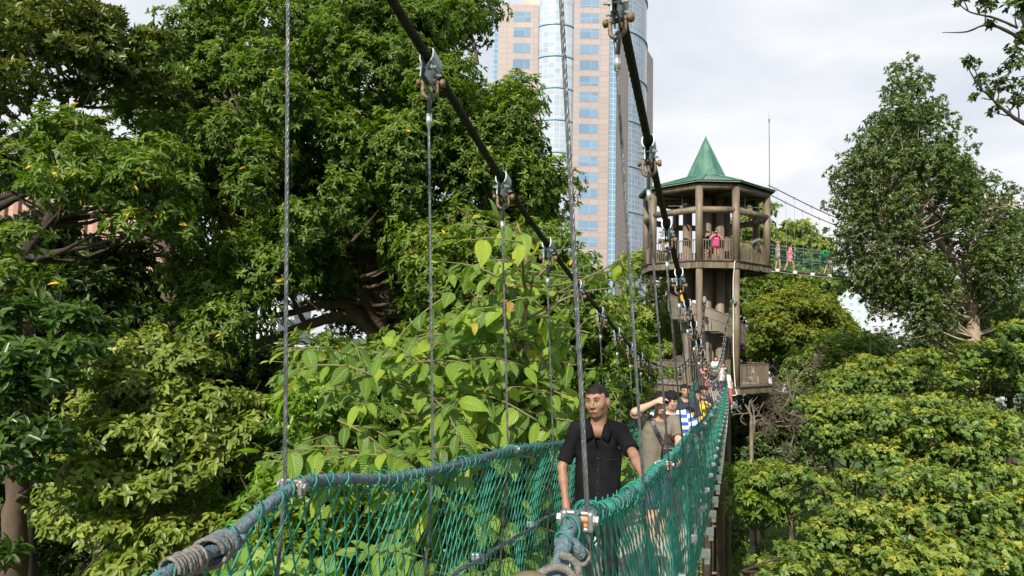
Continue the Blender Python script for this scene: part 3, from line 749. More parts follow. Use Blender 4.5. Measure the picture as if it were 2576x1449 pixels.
# hangers with their clamps
def clamp_meshes():
    c = MB()   # two bent plates over the cable
    for s in (-1, 1):
        prof = [(.0, .052), (.022, .050), (.031, .03), (.033, .0), (.028, -.024), (.012, -.036), (.011, -.115)]
        for (a, b), (a2, b2) in zip(prof[:-1], prof[1:]): c.beam((s * a, 0, b), (s * a2, 0, b2), .11, .006, up=(0, 1, 0) if False else (a2 - a + .001, 0, .3))
    c2 = MB()
    for s in (-1, 1):
        pl = [(.004, .05), (.024, .046), (.031, .024), (.032, -.004), (.024, -.028), (.012, -.04), (.010, -.12)]
        v = []; f = []
        for x, z in pl:
            for y, dx in ((-.055, 0), (.055, 0), (.055, .007), (-.055, .007)): v.append((s * (x + dx), y, z))
        for k in range(len(pl) - 1):
            for q in range(4): f.append((k * 4 + q, k * 4 + (q + 1) % 4, k * 4 + 4 + (q + 1) % 4, k * 4 + 4 + q))
        f += [(0, 1, 2, 3), tuple(range(len(v) - 4, len(v)))]
        c2.add(v, f)
    for y in (-.034, .034):
        c2.cyl((-.055, y, -.055), (.055, y, -.055), .007, 6); c2.cyl((.020, y, -.055), (.036, y, -.055), .013, 6); c2.cyl((-.036, y, -.055), (-.020, y, -.055), .013, 6)
    s_ = MB()
    s_.cyl((-.062, 0, -.103), (.066, 0, -.103), .011, 10); s_.cyl((.052, 0, -.103), (.074, 0, -.103), .021, 6); s_.cyl((-.066, 0, -.103), (-.05, 0, -.103), .018, 10)
    t_ = np.linspace(0, math.pi, 12); s_.tube([(.036, 0, -.09)] + [(.036 * math.cos(a) , 0, -.145 - .034 * math.sin(a)) for a in t_] + [(-.036, 0, -.09)], .0105, 8)
    th = MB(); a = np.linspace(-math.pi * .18, math.pi * 1.18, 16)
    loop = [(0, .026 * math.cos(q), -.185 + .026 * math.sin(q)) for q in a]
    loop = [(0, .006, -.265)] + loop + [(0, -.006, -.265)]; th.tube(loop, .0085, 8, lobes=6, lobe=.2, pitch=.08)
    fe = MB(); fe.cyl((0, 0, -.262), (0, 0, -.325), .0145, 14); fe.cyl((0, 0, -.325), (0, 0, -.333), .009, 10)
    return c2, s_, th, fe
c2, s_, th, fe = clamp_meshes()
proto = {}
def rail_clamp_mesh():
    o_ = MB(); o_.cyl((-.075, 0, 0), (.075, 0, 0), .016, 12); o_.cyl((-.05, 0, -.028), (.05, 0, -.028), .013, 10)
    g_ = MB()
    for s in (-1, 1):
        g_.box((s * .062, 0, -.006), (.03, .052, .088), bev=.012); g_.cyl((s * .075, 0, 0), (s * .098, 0, 0), .022, 6); g_.cyl((s * .075, 0, 0), (s * .083, 0, 0), .029, 14); g_.box((s * .035, .0, .026), (.05, .03, .02), bev=.008); g_.box((s * .035, .0, -.04), (.05, .03, .02), bev=.008)
    return o_, g_
RO, RG = rail_clamp_mesh()
def place(key, mb_, name, m, parent, loc, smooth=True):
    if key not in proto:
        o = mb_.build(name, m, None, smooth=smooth); proto[key] = o
    else:
        o = proto[key].copy(); COL.objects.link(o)
    o.parent = parent; o.location = Vector(loc) - wloc(parent); return o
for side in (-1, 1):
    yb = 2.265 if side < 0 else 1.832
    for k in range(29):
        y = yb + 1.1 * k
        if y > 33.4: break
        xf = xl if side < 0 else xr; zf = zrl if side < 0 else zrr
        topx = xf(y) + csh(y) + (max(0, y - 30) / 3.8 * (.28 if side > 0 else -.05)); topz = float(zcab(y))
        rail = np.array([xf(y) + side * .03, y, float(zf(y))]); bot = np.array([xc(y) + side * .60, y, float(zdk(y)) + .02])
        tp = np.array([topx, y, topz - .33])
        if tp[2] < rail[2] + .05: tp[2] = rail[2] + .05
        p = MB(); near = y < 9
        path = np.concatenate([np.linspace(tp, rail, (260 if y < 5.5 else 90) if near else 4)[:-1], np.linspace(rail, bot, (150 if y < 5.5 else 60) if near else 4)])
        p.tube(path, .0059 if near else .0064, 18 if near else 6, lobes=6 if near else 0, lobe=.42, pitch=.15)
        h = p.build('hanger', 'steel_rope', rb, smooth=not near)
        L0 = (topx, y, topz)
        cl = place('clamp', c2, 'cable_clamp', 'galv', h, L0, False)
        cl.rotation_euler = (math.atan2(float(zcab(y + .1) - zcab(y - .1)), .2), 0, -math.atan(SL))
        sh_ = place('shackle', s_, 'shackle', 'rusty', h, L0); sh_.rotation_euler = (0, 0, rng.uniform(-.35, .35) - .3)
        tt = place('thimble', th, 'thimble', 'steel_rope', h, L0); tt.rotation_euler = (0, 0, rng.uniform(-.5, .5))
        place('ferrule', fe, 'ferrule', 'alu', h, L0)
        if k % 2 == 0:
            rc = place('rcg', RG, 'rail_clamp', 'galv_dark', h, (xf(y) + side * .004, y, float(zf(y)) + .004), False); rc.rotation_euler = (0, 0, -.28 if side > 0 else -.35); rc.scale = (.56, .62, .62)
            rc2 = place('rco', RO, 'clamp_pin', 'copper', h, (xf(y) + side * .004, y, float(zf(y)) + .006)); rc2.rotation_euler = rc.rotation_euler; rc2.scale = rc.scale
        # small lower clips
        q = MB()
        for dz in (.14,):
            e = bot + (rail - bot) * (dz / (rail[2] - bot[2])) if rail[2] != bot[2] else bot
            q.box(e, (.032, .024, .026), bev=.006); q.cyl(e - [.022, 0, 0], e + [.024, 0, 0], .006, 6)
        q.build('lower_clip', 'galv', h)
        # cross-beam end block
        if True:
            z = float(zdk(y)) - .03
            q = MB(); cx_ = xc(y) + side * .60; q.box((cx_, y, z), (.11, .075, .085), Matrix.Rotation(-math.atan(SL), 3, 'Z'), .006); q.box((cx_ + side * .02, y, z - .075), (.06, .03, .07), bev=.004)
            q.build('beam_end', 'white_block', rb)
mb = MB()
for k in range(29): y = 1.832 + 1.1 * k; mb.beam((xc(y) - .56, y - .0, float(zdk(y)) - .06), (xc(y) + .56, y - .0, float(zdk(y)) - .06), .06, .06)
mb.build('cross_beam', 'alu', rb)
# lashings at the near ends of the hand ropes
def lash(xf, zf, y0, y1, R0, m, name, r=.0052, pitch=.011, tilt=0.):
    mb = MB(); n = int((y1 - y0) / pitch * 14); ys = np.linspace(y0, y1, n); ph = np.linspace(0, (y1 - y0) / pitch * 2 * math.pi, n)
    tdir = nrm(np.array([SL, 1, 0])); sdir = np.array([tdir[1], -tdir[0], 0]); rr = R0 * (1 + .05 * np.sin(ph * .37))
    yy = ys + tilt * np.cos(ph)
    c = np.stack([xf(yy), yy, zf(yy)], 1)
    mb.tube(c + sdir * (np.cos(ph) * rr)[:, None] + np.array([0, 0, 1.]) * (np.sin(ph) * rr)[:, None], r, 6, lobes=2, lobe=.25, pitch=.02)
    return mb.build(name, m, rb, smooth=True)
lash(xl, zrl, 1.78, 1.875, .034, 'twine_grey', 'lashing'); lash(xl, zrl, 1.90, 1.955, .040, 'twine_grey', 'lashing', .0062, .018, .02)
lash(xl, zrl, 1.915, 1.98, .036, 'rope_blue', 'lashing', .011, .032, .02)
lash(xr, zrr, 1.545, 1.60, .043, 'twine_grey', 'lashing', .0095, .026, .012); lash(xr, zrr, 1.60, 1.632, .05, 'twine_grey', 'lashing', .0095, .026, .02)
p = MB(); a = at(1402, 1372, 1.70); b = at(1462, 1396, 1.73); p.tube(smooth_path([a, at(1430, 1364, 1.72), at(1450, 1378, 1.72), b], 16), .016, 10, lobes=3, lobe=.25, pitch=.06); p.build('rope_tail', 'rope_blue', rb, smooth=True)
p = MB(); p.tube(smooth_path([b - [.012, 0, .012], b + [.0, 0, .012], b + [.02, .01, -.004], b + [.004, 0, -.022], b - [.018, 0, .01]], 20), .007, 8); p.build('tape_wrap', 'twine_grey', rb, smooth=True)
# brown rounded post top beside the eye
c = at(1334, 1476, 1.25); p = MB(); rr = .052; pts = [(0, 0, 1.)]
prof = [(rr * math.cos(a), rr * .85 * math.sin(a)) for a in np.linspace(0, math.pi / 2, 9)]
p.tube([(c[0], c[1], -1.75)] + [(c[0], c[1], c[2] - .02)] + [(c[0], c[1], c[2] - .02 + z + .001) for r_, z in prof], [rr, rr] + [max(r_, .001) for r_, z in prof], 28)
o = p.build('rounded_post', 'dome_brown', smooth=True); tag(o, 'brown rounded post top at the bottom edge beside the rope knot', 'post')

# ------------------------------------------------------------------ far bridge from the upper deck
fb = thing('rope_bridge', 'far rope footbridge running right from the upper deck of the lookout tower', 'footbridge', (20, 38, 3.5))
bx0, bx1 = 13.7, 33.
fy = lambda x: 36.9 + .14 * (x - 13.7)
fz = interp([(13.7, 3.84), (16, 3.66), (20, 3.5), (24, 3.5), (28, 3.62), (33, 3.9)])
mb = MB()
for x in np.arange(bx0, bx1, .2): mb.beam((x, fy(x), float(fz(x))), (x + .19, fy(x + .19), float(fz(x + .19))), 1.0, .06)
mb.build('walkway_planks', 'deck_edge', fb)
mb = MB(); xs = np.linspace(bx0, bx1, 40); mb.tube([(x, fy(x) - .45, float(fz(x)) - .12) for x in xs], .04, 6); mb.build('deck_beam', 'alu', fb, smooth=True)
fcz = interp([(13.7, 8.35), (17.3, 6.85), (20, 6.0), (24, 5.6), (28, 6.2), (33, 8.4)])
for s in (-1, 1):
    mb = MB(); mb.tube([(x, fy(x) + s * .6, float(fcz(x))) for x in xs], .025, 6); mb.build('main_cable', 'main_rope', fb, smooth=True)
    mb = MB(); mb.tube([(x, fy(x) + s * .5, float(fz(x)) + 1.3) for x in xs], .018, 6); mb.tube([(x, fy(x) + s * .5, float(fz(x)) + .72) for x in xs], .012, 6); mb.build('hand_rope', 'rope_grey', fb, smooth=True)
    u0 = np.arange(bx0, bx1, .11)[:, None]; v = np.linspace(0, 1, 3)[None]; Vs = []; Fs = []; n0 = 0
    for fam in (-1, 1):
        x = np.clip(u0 + fam * v * .6, bx0, bx1); P_ = np.stack([x, fy(x) + s * .5, fz(x) + .05 + 1.25 * v], -1)
        V_, F_ = batch_tubes(P_, .0028, 3); Vs.append(V_); Fs.append(F_ + n0); n0 += len(V_)
    mk('net', np.concatenate(Vs), np.concatenate(Fs), 'net_green', fb)
    for x in np.arange(bx0 + .5, bx1, 1.0):
        p = MB(); p.cyl((x, fy(x) + s * .6, float(fcz(x))), (x, fy(x) + s * .52, float(fz(x))), .009, 5); p.box((x, fy(x) + s * .6, float(fcz(x))), (.09, .07, .12)); h = p.build('hanger', 'galv', fb)
        if s < 0:
            p = MB(); p.box((x, fy(x) - .55, float(fz(x)) - .04), (.2, .1, .15), bev=.01); p.build('beam_end', 'white_block', fb)
# ------------------------------------------------------------------ trees
def base_at(px, D): p = at(px, 900, D); return np.array([p[0], p[1], GZ])
DN = 1.0

# big dark central tree
B = [(450, 60), (540, -60), (900, -120), (1230, -90), (1225, 90), (1220, 190), (1290, 240), (1310, 330), (1350, 400), (1385, 470), (1380, 540), (1350, 600), (1310, 760), (1200, 850), (1090, 800), (960, 620), (860, 600), (740, 660), (640, 720), (520, 800), (470, 700), (520, 620), (440, 500), (430, 380), (330, 330), (300, 200)]
bs = boughs(B, 13.5, 20.5, 165, .74, .85) + boughs([(780, 560), (1130, 540), (1180, 700), (1150, 840), (1040, 860), (800, 760)], 18.2, 21, 44, .8, .85)
lit = [(1100, 250, 13.5), (830, 100, 13.8), (720, 260, 13.2), (560, 330, 13.5), (640, 480, 12.8), (760, 560, 12.8), (860, 500, 13), (600, 640, 13), (700, 680, 13), (540, 760, 13.2), (1010, 400, 13.8), (1180, 330, 14), (1290, 290, 14.2), (1300, 440, 14.5), (1230, 430, 13.8), (1160, 560, 14), (1350, 510, 15), (1050, 640, 14), (470, 560, 13.5), (900, 20, 14), (660, 60, 14.5), (1080, 60, 15), (880, 350, 13.8), (400, 450, 14), (660, 400, 13), (1120, 700, 14.5), (560, 850, 12.5), (620, 780, 12.8)]
bs += [(at(x, y, D), .62 * rng.uniform(.8, 1.15), .95) for x, y, D in lit]
bs = prune(bs, [(960, 860, 16.5), (948, 780, 16.5), (930, 640, 16.5)], .12); bs = prune(bs, [(955, 860, 16.5), (840, 798, 15.3), (690, 850, 14.4)], .0); bs = prune(bs, [(945, 840, 16.5), (880, 690, 15.8)], .0)
bs += [(at(x, y, D), .45, .9) for x, y, D in [(770, 600, 14.6), (820, 640, 15), (780, 690, 15.4), (850, 590, 15.2), (1020, 640, 15), (1060, 700, 15), (1080, 780, 15.2), (1030, 760, 15.6), (1000, 560, 15), (720, 700, 14), (1110, 620, 14.8), (1120, 830, 14.6), (860, 700, 15.6), (920, 580, 15.4), (740, 640, 14.6), (680, 720, 14.2)]] + [(at(x, y, 13.4), .42, .9) for x, y in [(480, 640), (470, 720), (500, 790), (430, 800), (440, 700), (530, 700)]]
tpath = path_px([(935, 1330, 16.5), (950, 1010, 16.5), (948, 850, 16.5), (930, 680, 16.5), (905, 480, 16.6), (890, 250, 16.8), (905, 60, 17)])
lm = [(path_px([(955, 860, 16.5), (900, 800, 15.9), (840, 798, 15.3), (770, 820, 14.8), (690, 850, 14.4), (600, 880, 14.2)]), [.16, .12, .07]),
      (path_px([(945, 840, 16.5), (880, 770, 16.2), (800, 770, 15.6), (720, 790, 15.2), (640, 800, 15)]), [.13, .09, .05]),
      (path_px([(960, 850, 16.5), (915, 740, 16), (880, 690, 15.6), (840, 640, 15.2), (760, 600, 14.8)]), [.18, .12, .06]),
      (path_px([(950, 780, 16.5), (985, 690, 16.4), (1010, 600, 16.2), (1080, 500, 16), (1200, 430, 15.6)]), [.12, .1, .04]),
      (path_px([(925, 640, 16.5), (850, 520, 16), (760, 420, 15.6), (640, 330, 15)]), [.12, .09, .04]),
      (path_px([(900, 420, 16.6), (990, 300, 16.4), (1100, 200, 16), (1200, 160, 15.8)]), [.1, .07, .03]),
      (path_px([(770, 822, 14.8), (740, 760, 14.8), (700, 700, 14.4)]), [.06, .03])]
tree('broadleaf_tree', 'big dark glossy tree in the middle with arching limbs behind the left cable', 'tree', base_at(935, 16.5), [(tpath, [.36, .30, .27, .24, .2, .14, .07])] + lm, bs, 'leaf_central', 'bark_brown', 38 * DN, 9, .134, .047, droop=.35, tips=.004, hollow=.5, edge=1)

# spreading tree, top left
A = [(-150, -60), (100, -60), (200, 0), (280, 90), (360, 110), (360, 170), (310, 230), (230, 250), (120, 220), (-20, 240), (-150, 250)]
bs = boughs(A, 11.5, 15.5, 42, .5, .6) + [(at(x, y, 14.5), .42, .6) for x, y in [(-40, 330), (20, 270), (130, 330), (150, 410), (-30, 450), (230, 320), (60, 440), (240, 420)]]
bs += [(at(x, y, D), r, .6) for x, y, D, r in [(150, 20, 12, .5), (250, 60, 12.5, .5), (60, 80, 11.5, .5), (380, 110, 13, .5), (330, 180, 13, .5), (200, 150, 12, .5), (40, 190, 11.5, .4), (420, 240, 13.5, .5), (0, 400, 12, .3), (180, 380, 12.4, .35)]]
tree('spreading_tree', 'tree with long whorled leaves and bare dark limbs reaching in at top left', 'tree', base_at(-160, 13.5),
     [(path_px([(-160, 1500, 13.5), (-170, 900, 13.5), (-170, 600, 13.5), (-150, 350, 13.5), (-140, 100, 13.5)]), [.32, .28, .2, .12, .08]),
      (path_px([(-160, 620, 13.5), (-20, 530, 13.2), (100, 470, 13), (230, 400, 13)]), [.13, .07, .03]), (path_px([(-150, 420, 13.5), (0, 360, 13.2), (140, 300, 13), (280, 190, 12.8)]), [.12, .06, .03]), (path_px([(-160, 560, 13.5), (60, 480, 13), (220, 470, 12.6)]), [.1, .05, .02])],
     bs, 'leaf_topleft', 'bark_dark', 26 * DN, 9, .155, .054, limb_r=.035, droop=.02, theta=(35, 75), tips=.004, edge=1)

# mid-left tree with hanging sprays, left of the central tree
C_ = [(250, 300), (420, 330), (500, 520), (440, 600), (330, 520), (200, 480), (60, 440), (-60, 440), (-60, 380), (60, 360)]
bs = boughs(C_, 11, 14, 34, .5, .7)
bs += [(at(x, y, D), r, .8) for x, y, D, r in [(130, 470, 10.5, .45), (60, 600, 10.2, .35), (360, 450, 11, .55), (330, 560, 11, .4), (120, 720, 10.2, .35), (30, 690, 10, .35), (440, 560, 11.5, .5), (230, 480, 10.8, .4)]]
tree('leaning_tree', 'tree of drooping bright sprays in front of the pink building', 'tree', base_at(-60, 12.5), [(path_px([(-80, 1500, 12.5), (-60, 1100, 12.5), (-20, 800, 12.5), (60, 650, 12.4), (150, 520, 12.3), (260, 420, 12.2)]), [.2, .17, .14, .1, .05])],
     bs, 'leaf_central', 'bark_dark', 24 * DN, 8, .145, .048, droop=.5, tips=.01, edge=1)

# dense dark wood behind on the left: individual trees
for i, (px, D, poly) in enumerate([
    (60, 16, [(-120, 560), (100, 560), (200, 680), (220, 900), (150, 1100), (-120, 1100)]),
    (250, 15.5, [(150, 650), (330, 620), (340, 760), (360, 900), (250, 1000), (180, 900)]),
    (440, 20, [(300, 860), (560, 860), (640, 1000), (620, 1250), (480, 1449), (250, 1449), (180, 1100)]),
    (640, 21, [(480, 860), (760, 900), (720, 1060), (700, 1250), (600, 1449), (470, 1300)]),
    (100, 19, [(-120, 1050), (200, 1050), (260, 1300), (200, 1600), (-120, 1600)])]):
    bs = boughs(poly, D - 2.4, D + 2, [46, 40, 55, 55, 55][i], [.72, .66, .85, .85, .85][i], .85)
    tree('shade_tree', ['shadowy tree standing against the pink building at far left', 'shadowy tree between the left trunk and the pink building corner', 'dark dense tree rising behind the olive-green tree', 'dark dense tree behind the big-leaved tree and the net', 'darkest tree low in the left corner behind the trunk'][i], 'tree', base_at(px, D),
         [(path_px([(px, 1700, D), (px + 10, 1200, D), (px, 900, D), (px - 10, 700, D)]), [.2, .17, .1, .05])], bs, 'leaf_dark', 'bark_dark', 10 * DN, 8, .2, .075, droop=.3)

# olive light-green tree, lower left
O = [(180, 870), (330, 840), (480, 900), (580, 960), (680, 1000), (660, 1080), (560, 1130), (540, 1250), (480, 1330), (560, 1440), (420, 1500), (250, 1500), (330, 1380), (170, 1330), (150, 1180), (130, 1080), (220, 1000)]
bs = boughs(O, 9.6, 12.4, 74, .50, .42)
bs += [(at(x, y, D), r, .4) for x, y, D, r in [(300, 1080, 9.4, .55), (430, 1100, 9.5, .5), (230, 1180, 9.3, .5), (360, 1230, 9.3, .5), (480, 1190, 9.6, .45), (260, 1330, 9.2, .42), (420, 1330, 9.4, .45), (330, 960, 9.8, .5), (200, 1090, 9.6, .4), (330, 1420, 9, .4), (560, 1010, 10.4, .45), (440, 980, 10, .5)]]
tree('olive_tree', 'light olive-green tree with rounded leaves in layers at lower left', 'tree', base_at(395, 11), [(path_px([(392, 1750, 11), (395, 1449, 11), (400, 1250, 11), (390, 1100, 11), (370, 950, 11)]), [.11, .1, .08, .06, .04])],
     bs, 'leaf_olive', 'bark_brown', 34 * DN, 7, .135, .064, droop=.45, theta=(55, 95), edge=1, up=.9)

# left-edge tree with large rosettes
bs = [(at(x, y, D), r, .45) for x, y, D, r in [(60, 900, 8.6, .5), (200, 880, 8.8, .4), (-30, 960, 8.4, .5), (120, 960, 8.6, .35), (60, 1090, 8.3, .42), (-20, 1130, 8.2, .45), (120, 1130, 8.4, .3), (20, 1010, 8.8, .3), (40, 790, 9, .45), (180, 800, 9.2, .35), (-40, 830, 8.8, .4), (90, 1180, 8.3, .22), (260, 830, 9.6, .3), (-20, 1400, 8, .3)]]
tree('rosette_tree', 'sunlit tree with large leaf rosettes and thick mottled trunk at the left edge', 'tree', base_at(50, 9.4), [(path_px([(20, 2300, 9.4), (30, 1449, 9.4), (45, 1250, 9.4), (66, 1000, 9.5), (70, 850, 9.6), (60, 760, 9.8)]), [.19, .17, .15, .12, .06, .03])],
     bs, 'leaf_whorl', 'bark_brown', 26 * DN, 9, .185, .066, droop=.12, theta=(50, 88), up=1.0, edge=1)

# big-leaved tree behind the net
def big_leaf_tree():
    t = thing('big_leaved_tree', 'bright green tree with very large ribbed leaves behind the left net', 'tree', tuple(base_at(1325, 7.4)))
    mb = MB()
    tp = bark_tube(mb, path_px([(1330, 2600, 7.4), (1330, 1449, 7.4), (1332, 1200, 7.4), (1328, 950, 7.4), (1320, 800, 7.4), (1322, 640, 7.4), (1300, 560, 7.4)]), [.06, .055, .05, .04, .03, .02, .008], sides=8)
    regs = [  # (poly, d0, d1, shoots, leaves per shoot, length)
        ([(1110, 500), (1260, 500), (1330, 560), (1440, 590), (1450, 700), (1330, 700), (1240, 640), (1120, 640)], 6.0, 7.6, 9, 7, .27),
        ([(1100, 620), (1600, 680), (1580, 780), (1380, 860), (1040, 800)], 6.2, 8.4, 22, 9, .26),
        ([(660, 870), (820, 900), (1000, 860), (1100, 800), (1400, 800), (1430, 1000), (1400, 1120), (1200, 1120), (1000, 1080), (880, 1010), (700, 960)], 5.8, 8.4, 140, 9, .28),
        ([(640, 1130), (840, 1130), (1000, 1060), (1200, 1100), (1260, 1170), (820, 1200), (690, 1180)], 5.4, 7.4, 38, 9, .28),
        ([(900, 1200), (1250, 1130), (1560, 1060), (1640, 1120), (1500, 1500), (900, 1500)], 5.6, 8.2, 115, 9, .28),
        ([(1400, 860), (1560, 870), (1590, 1000), (1460, 1080), (1400, 1060)], 7.2, 8.8, 14, 9, .26),
        ([(1560, 690), (1600, 700), (1590, 770), (1560, 760)], 7.6, 8.4, 3, 7, .26),
        ([(540, 1380), (760, 1360), (900, 1400), (900, 1500), (540, 1500)], 5.0, 6.2, 12, 7, .2)]
    P_ = []; D_ = []; N_ = []; Ln = []; Wd = []; R_ = []
    for poly, d0, d1, ns, nl, ln in regs:
        if ln == .2: continue
        Pl = np.array(poly, float); lo, hi = Pl.min(0), Pl.max(0); c = 0
        while c < ns:
            x, y = rng.uniform(lo, hi)
            if not in_poly(np.array([x]), np.array([y]), poly)[0]: continue
            c += 1; D = rng.uniform(d0, d1); D = D + 2.6 if x > 1370 else (max(D, 7.2) if x > 1230 else D); tip = at(x, y, D)
            k = int(np.argmin(np.linalg.norm(tp - tip, axis=1) + np.maximum(0, tp[:, 2] - tip[2] + .3) * 2)); a = tp[k]
            hd = tip - a; hd[2] = 0; hd = nrm(hd) if np.linalg.norm(hd) > .1 else nrm(np.array([rng.normal(), rng.normal(), 0]))
            dv = nrm(hd * .8 + rng.normal(0, .45, 3) * [1, 1, .5] + [0, 0, .05]); L = rng.uniform(.5, .85)
            st = tip - dv * L; pth = smooth_path([st, st + dv * L * .5 + [0, 0, .05], tip], 8)
            mb.tube(pth, np.linspace(.009, .004, 8), 5)
            if rng.uniform() < .3 and np.linalg.norm(a - st) > .3: mb.tube(smooth_path([a, (a + st) / 2 - [0, 0, .1], st], 8), np.linspace(.02, .009, 8), 6)
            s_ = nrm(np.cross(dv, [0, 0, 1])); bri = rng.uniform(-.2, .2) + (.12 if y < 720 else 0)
            for q in range(nl):
                tt = .12 + .88 * q / (nl - 1); pos = pth[min(7, int(tt * 7))]
                if q >= nl - 2: d = nrm(dv + rng.normal(0, .5, 3) + [0, 0, rng.uniform(-.5, .2)])
                else: d = nrm(s_ * (1 if q % 2 else -1) * rng.uniform(.7, 1.1) + dv * rng.uniform(.3, .7) + [0, 0, rng.uniform(-1.1, .05)] + rng.normal(0, .18, 3))
                P_.append(pos + d * .03); D_.append(d); N_.append(nrm(np.array([0, 0, 1.]) + rng.normal(0, .5, 3) - np.array([0, .35, 0])))
                l_ = ln * .84 * rng.uniform(.5, 1.2) * (.75 if q >= nl - 2 else 1); Ln.append(l_); Wd.append(l_ * rng.uniform(.50, .62)); R_.append(np.clip(rng.uniform(0, .85) ** 1.1 + bri, 0, .93) if rng.uniform() > .025 else rng.uniform(.93, 1))
    for pts in ([(1325, 700, 7.4), (1270, 640, 7.1), (1200, 560, 6.8), (1150, 520, 6.6)], [(1322, 780, 7.4), (1250, 720, 7), (1180, 700, 6.8)], [(1325, 720, 7.4), (1390, 660, 7.2), (1430, 600, 7)], [(1200, 960, 7), (1080, 900, 6.6), (1030, 800, 6.4)], [(1328, 800, 7.4), (1450, 740, 7.6), (1570, 720, 7.8)], [(1330, 1180, 7.4), (1100, 1170, 6.6), (860, 1165, 6), (680, 1160, 5.7)], [(1330, 1100, 7.4), (1180, 1050, 7), (1030, 1010, 6.4)]):
        p_ = path_px(pts); mb.tube(smooth_path(p_, 14), np.linspace(.017, .006, 14), 6)
    mb.build('trunk', 'stem_green', t, smooth=True)
    leaves_mesh('crown', np.array(P_), np.array(D_), np.array(N_), np.array(Ln), np.array(Wd), np.array(R_), 'leaf_big', t, 'grid')
big_leaf_tree()

# bright small-leaved shrubs around and behind it
SH = [('small bright shrub left of the big-leaved tree above the left rope clamp', 790, 9.6, [(720, 1010), (780, 970), (900, 1000), (900, 1120), (740, 1150), (715, 1080)], 20, .36, 'leaf_bright'),
      ('tall leafy shrub behind the middle of the left net', 700, 8.8, [(650, 1220), (740, 1190), (900, 1190), (940, 1500), (600, 1500), (640, 1330)], 46, .36, 'leaf_bright'),
      ('shrub deep behind the left net under the big leaves', 1050, 10, [(850, 1180), (1400, 1150), (1500, 1500), (850, 1500)], 40, .55, 'leaf_mid'),
      ('mid-green shrub filling in under the arching limb of the central tree', 950, 11.5, [(760, 900), (960, 870), (1250, 870), (1400, 920), (1400, 1100), (780, 1100)], 56, .55, 'leaf_central'),
      ('dense small-leaved tree behind the head of the man in black', 1540, 13, [(1440, 820), (1520, 800), (1580, 830), (1600, 900), (1600, 1060), (1460, 1120), (1430, 950)], 46, .5, 'leaf_mid'),
      ('round-leaved green bush below the lower deck behind the boys', 1640, 22, [(1560, 960), (1620, 1020), (1700, 1060), (1700, 1180), (1560, 1180)], 26, .5, 'leaf_bright'),
      ('green tree behind the big leaves and the fifth hanger', 1330, 12.5, [(1080, 620), (1250, 560), (1420, 620), (1480, 760), (1450, 900), (1180, 900), (1060, 780)], 46, .6, 'leaf_central')]
for lab, px, D, poly, n, r, m in SH:
    tree('leafy_shrub', lab, 'shrub', base_at(px, D), [(path_px([(px, 1449 + 9000 / D, D), (px, 1300, D), (px, np.mean([q[1] for q in poly]), D)]), [.07, .05, .02])], boughs(poly, D - 1.2, D + 1.4, n, r, .8), m, 'bark_brown', 22 * DN if D < 12 else 15 * DN, 8, .125 if D < 12 else .15, .045 if D < 12 else .052, tips=.012, droop=.25, edge=1, limb_r=.03)
v = thing('climbing_vine', 'pale heart-leaved vine at the bottom below the left net', 'vine', tuple(base_at(650, 5.6)))
mb = MB(); mb.tube(path_px([(650, 2600, 5.6), (660, 1800, 5.6), (640, 1449, 5.6)]), .02, 6); mb.build('stem', 'stem_green', v)
n = 240; xs = rng.uniform(530, 860, n); ys = 1375 + rng.uniform(0, 1, n) * 180 + np.abs(xs - 640) * .12; C0 = np.array([at(x, y, D) for x, y, D in zip(xs, ys, rng.uniform(5.2, 6, n))])
dd = nrm(np.stack([rng.normal(0, .5, n), -.5 + rng.normal(0, .3, n), -.6 + rng.normal(0, .3, n)], -1)); nn_ = nrm(np.array([-.2, -.5, .7]) + rng.normal(0, .5, (n, 3)))
leaves_mesh('foliage', C0, dd, nn_, rng.uniform(.07, .13, n), rng.uniform(.07, .12, n), rng.uniform(0, 1, n), 'leaf_pale', v, 'heart')

# light trees left of the tower, far
TB = [(1590, 640), (1650, 640), (1700, 700), (1740, 780), (1740, 900), (1640, 930), (1580, 900), (1570, 760)]
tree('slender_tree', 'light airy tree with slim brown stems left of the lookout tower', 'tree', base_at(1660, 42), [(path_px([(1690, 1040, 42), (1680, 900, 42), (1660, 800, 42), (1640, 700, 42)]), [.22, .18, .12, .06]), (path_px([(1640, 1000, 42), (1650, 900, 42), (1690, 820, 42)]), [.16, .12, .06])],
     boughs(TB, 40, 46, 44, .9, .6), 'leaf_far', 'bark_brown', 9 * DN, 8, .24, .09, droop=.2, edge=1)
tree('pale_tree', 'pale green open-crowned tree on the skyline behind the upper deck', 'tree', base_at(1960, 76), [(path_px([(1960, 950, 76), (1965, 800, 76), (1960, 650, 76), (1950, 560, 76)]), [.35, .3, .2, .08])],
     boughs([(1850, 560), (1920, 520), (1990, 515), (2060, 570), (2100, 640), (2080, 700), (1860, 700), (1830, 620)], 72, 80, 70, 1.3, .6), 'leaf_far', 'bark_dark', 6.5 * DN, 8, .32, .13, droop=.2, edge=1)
tree('green_tree', 'mid-green tree between the upper deck and the golden tree', 'tree', base_at(1950, 65), [(path_px([(1950, 1000, 65), (1950, 800, 65)]), [.3, .15])],
     boughs([(1790, 700), (1880, 670), (2000, 690), (2120, 700), (2110, 760), (1980, 780), (1900, 880), (1780, 880)], 62, 69, 80, 1.3, .7), 'leaf_mid', 'bark_dark', 7 * DN, 8, .27, .11, droop=.2, edge=1)
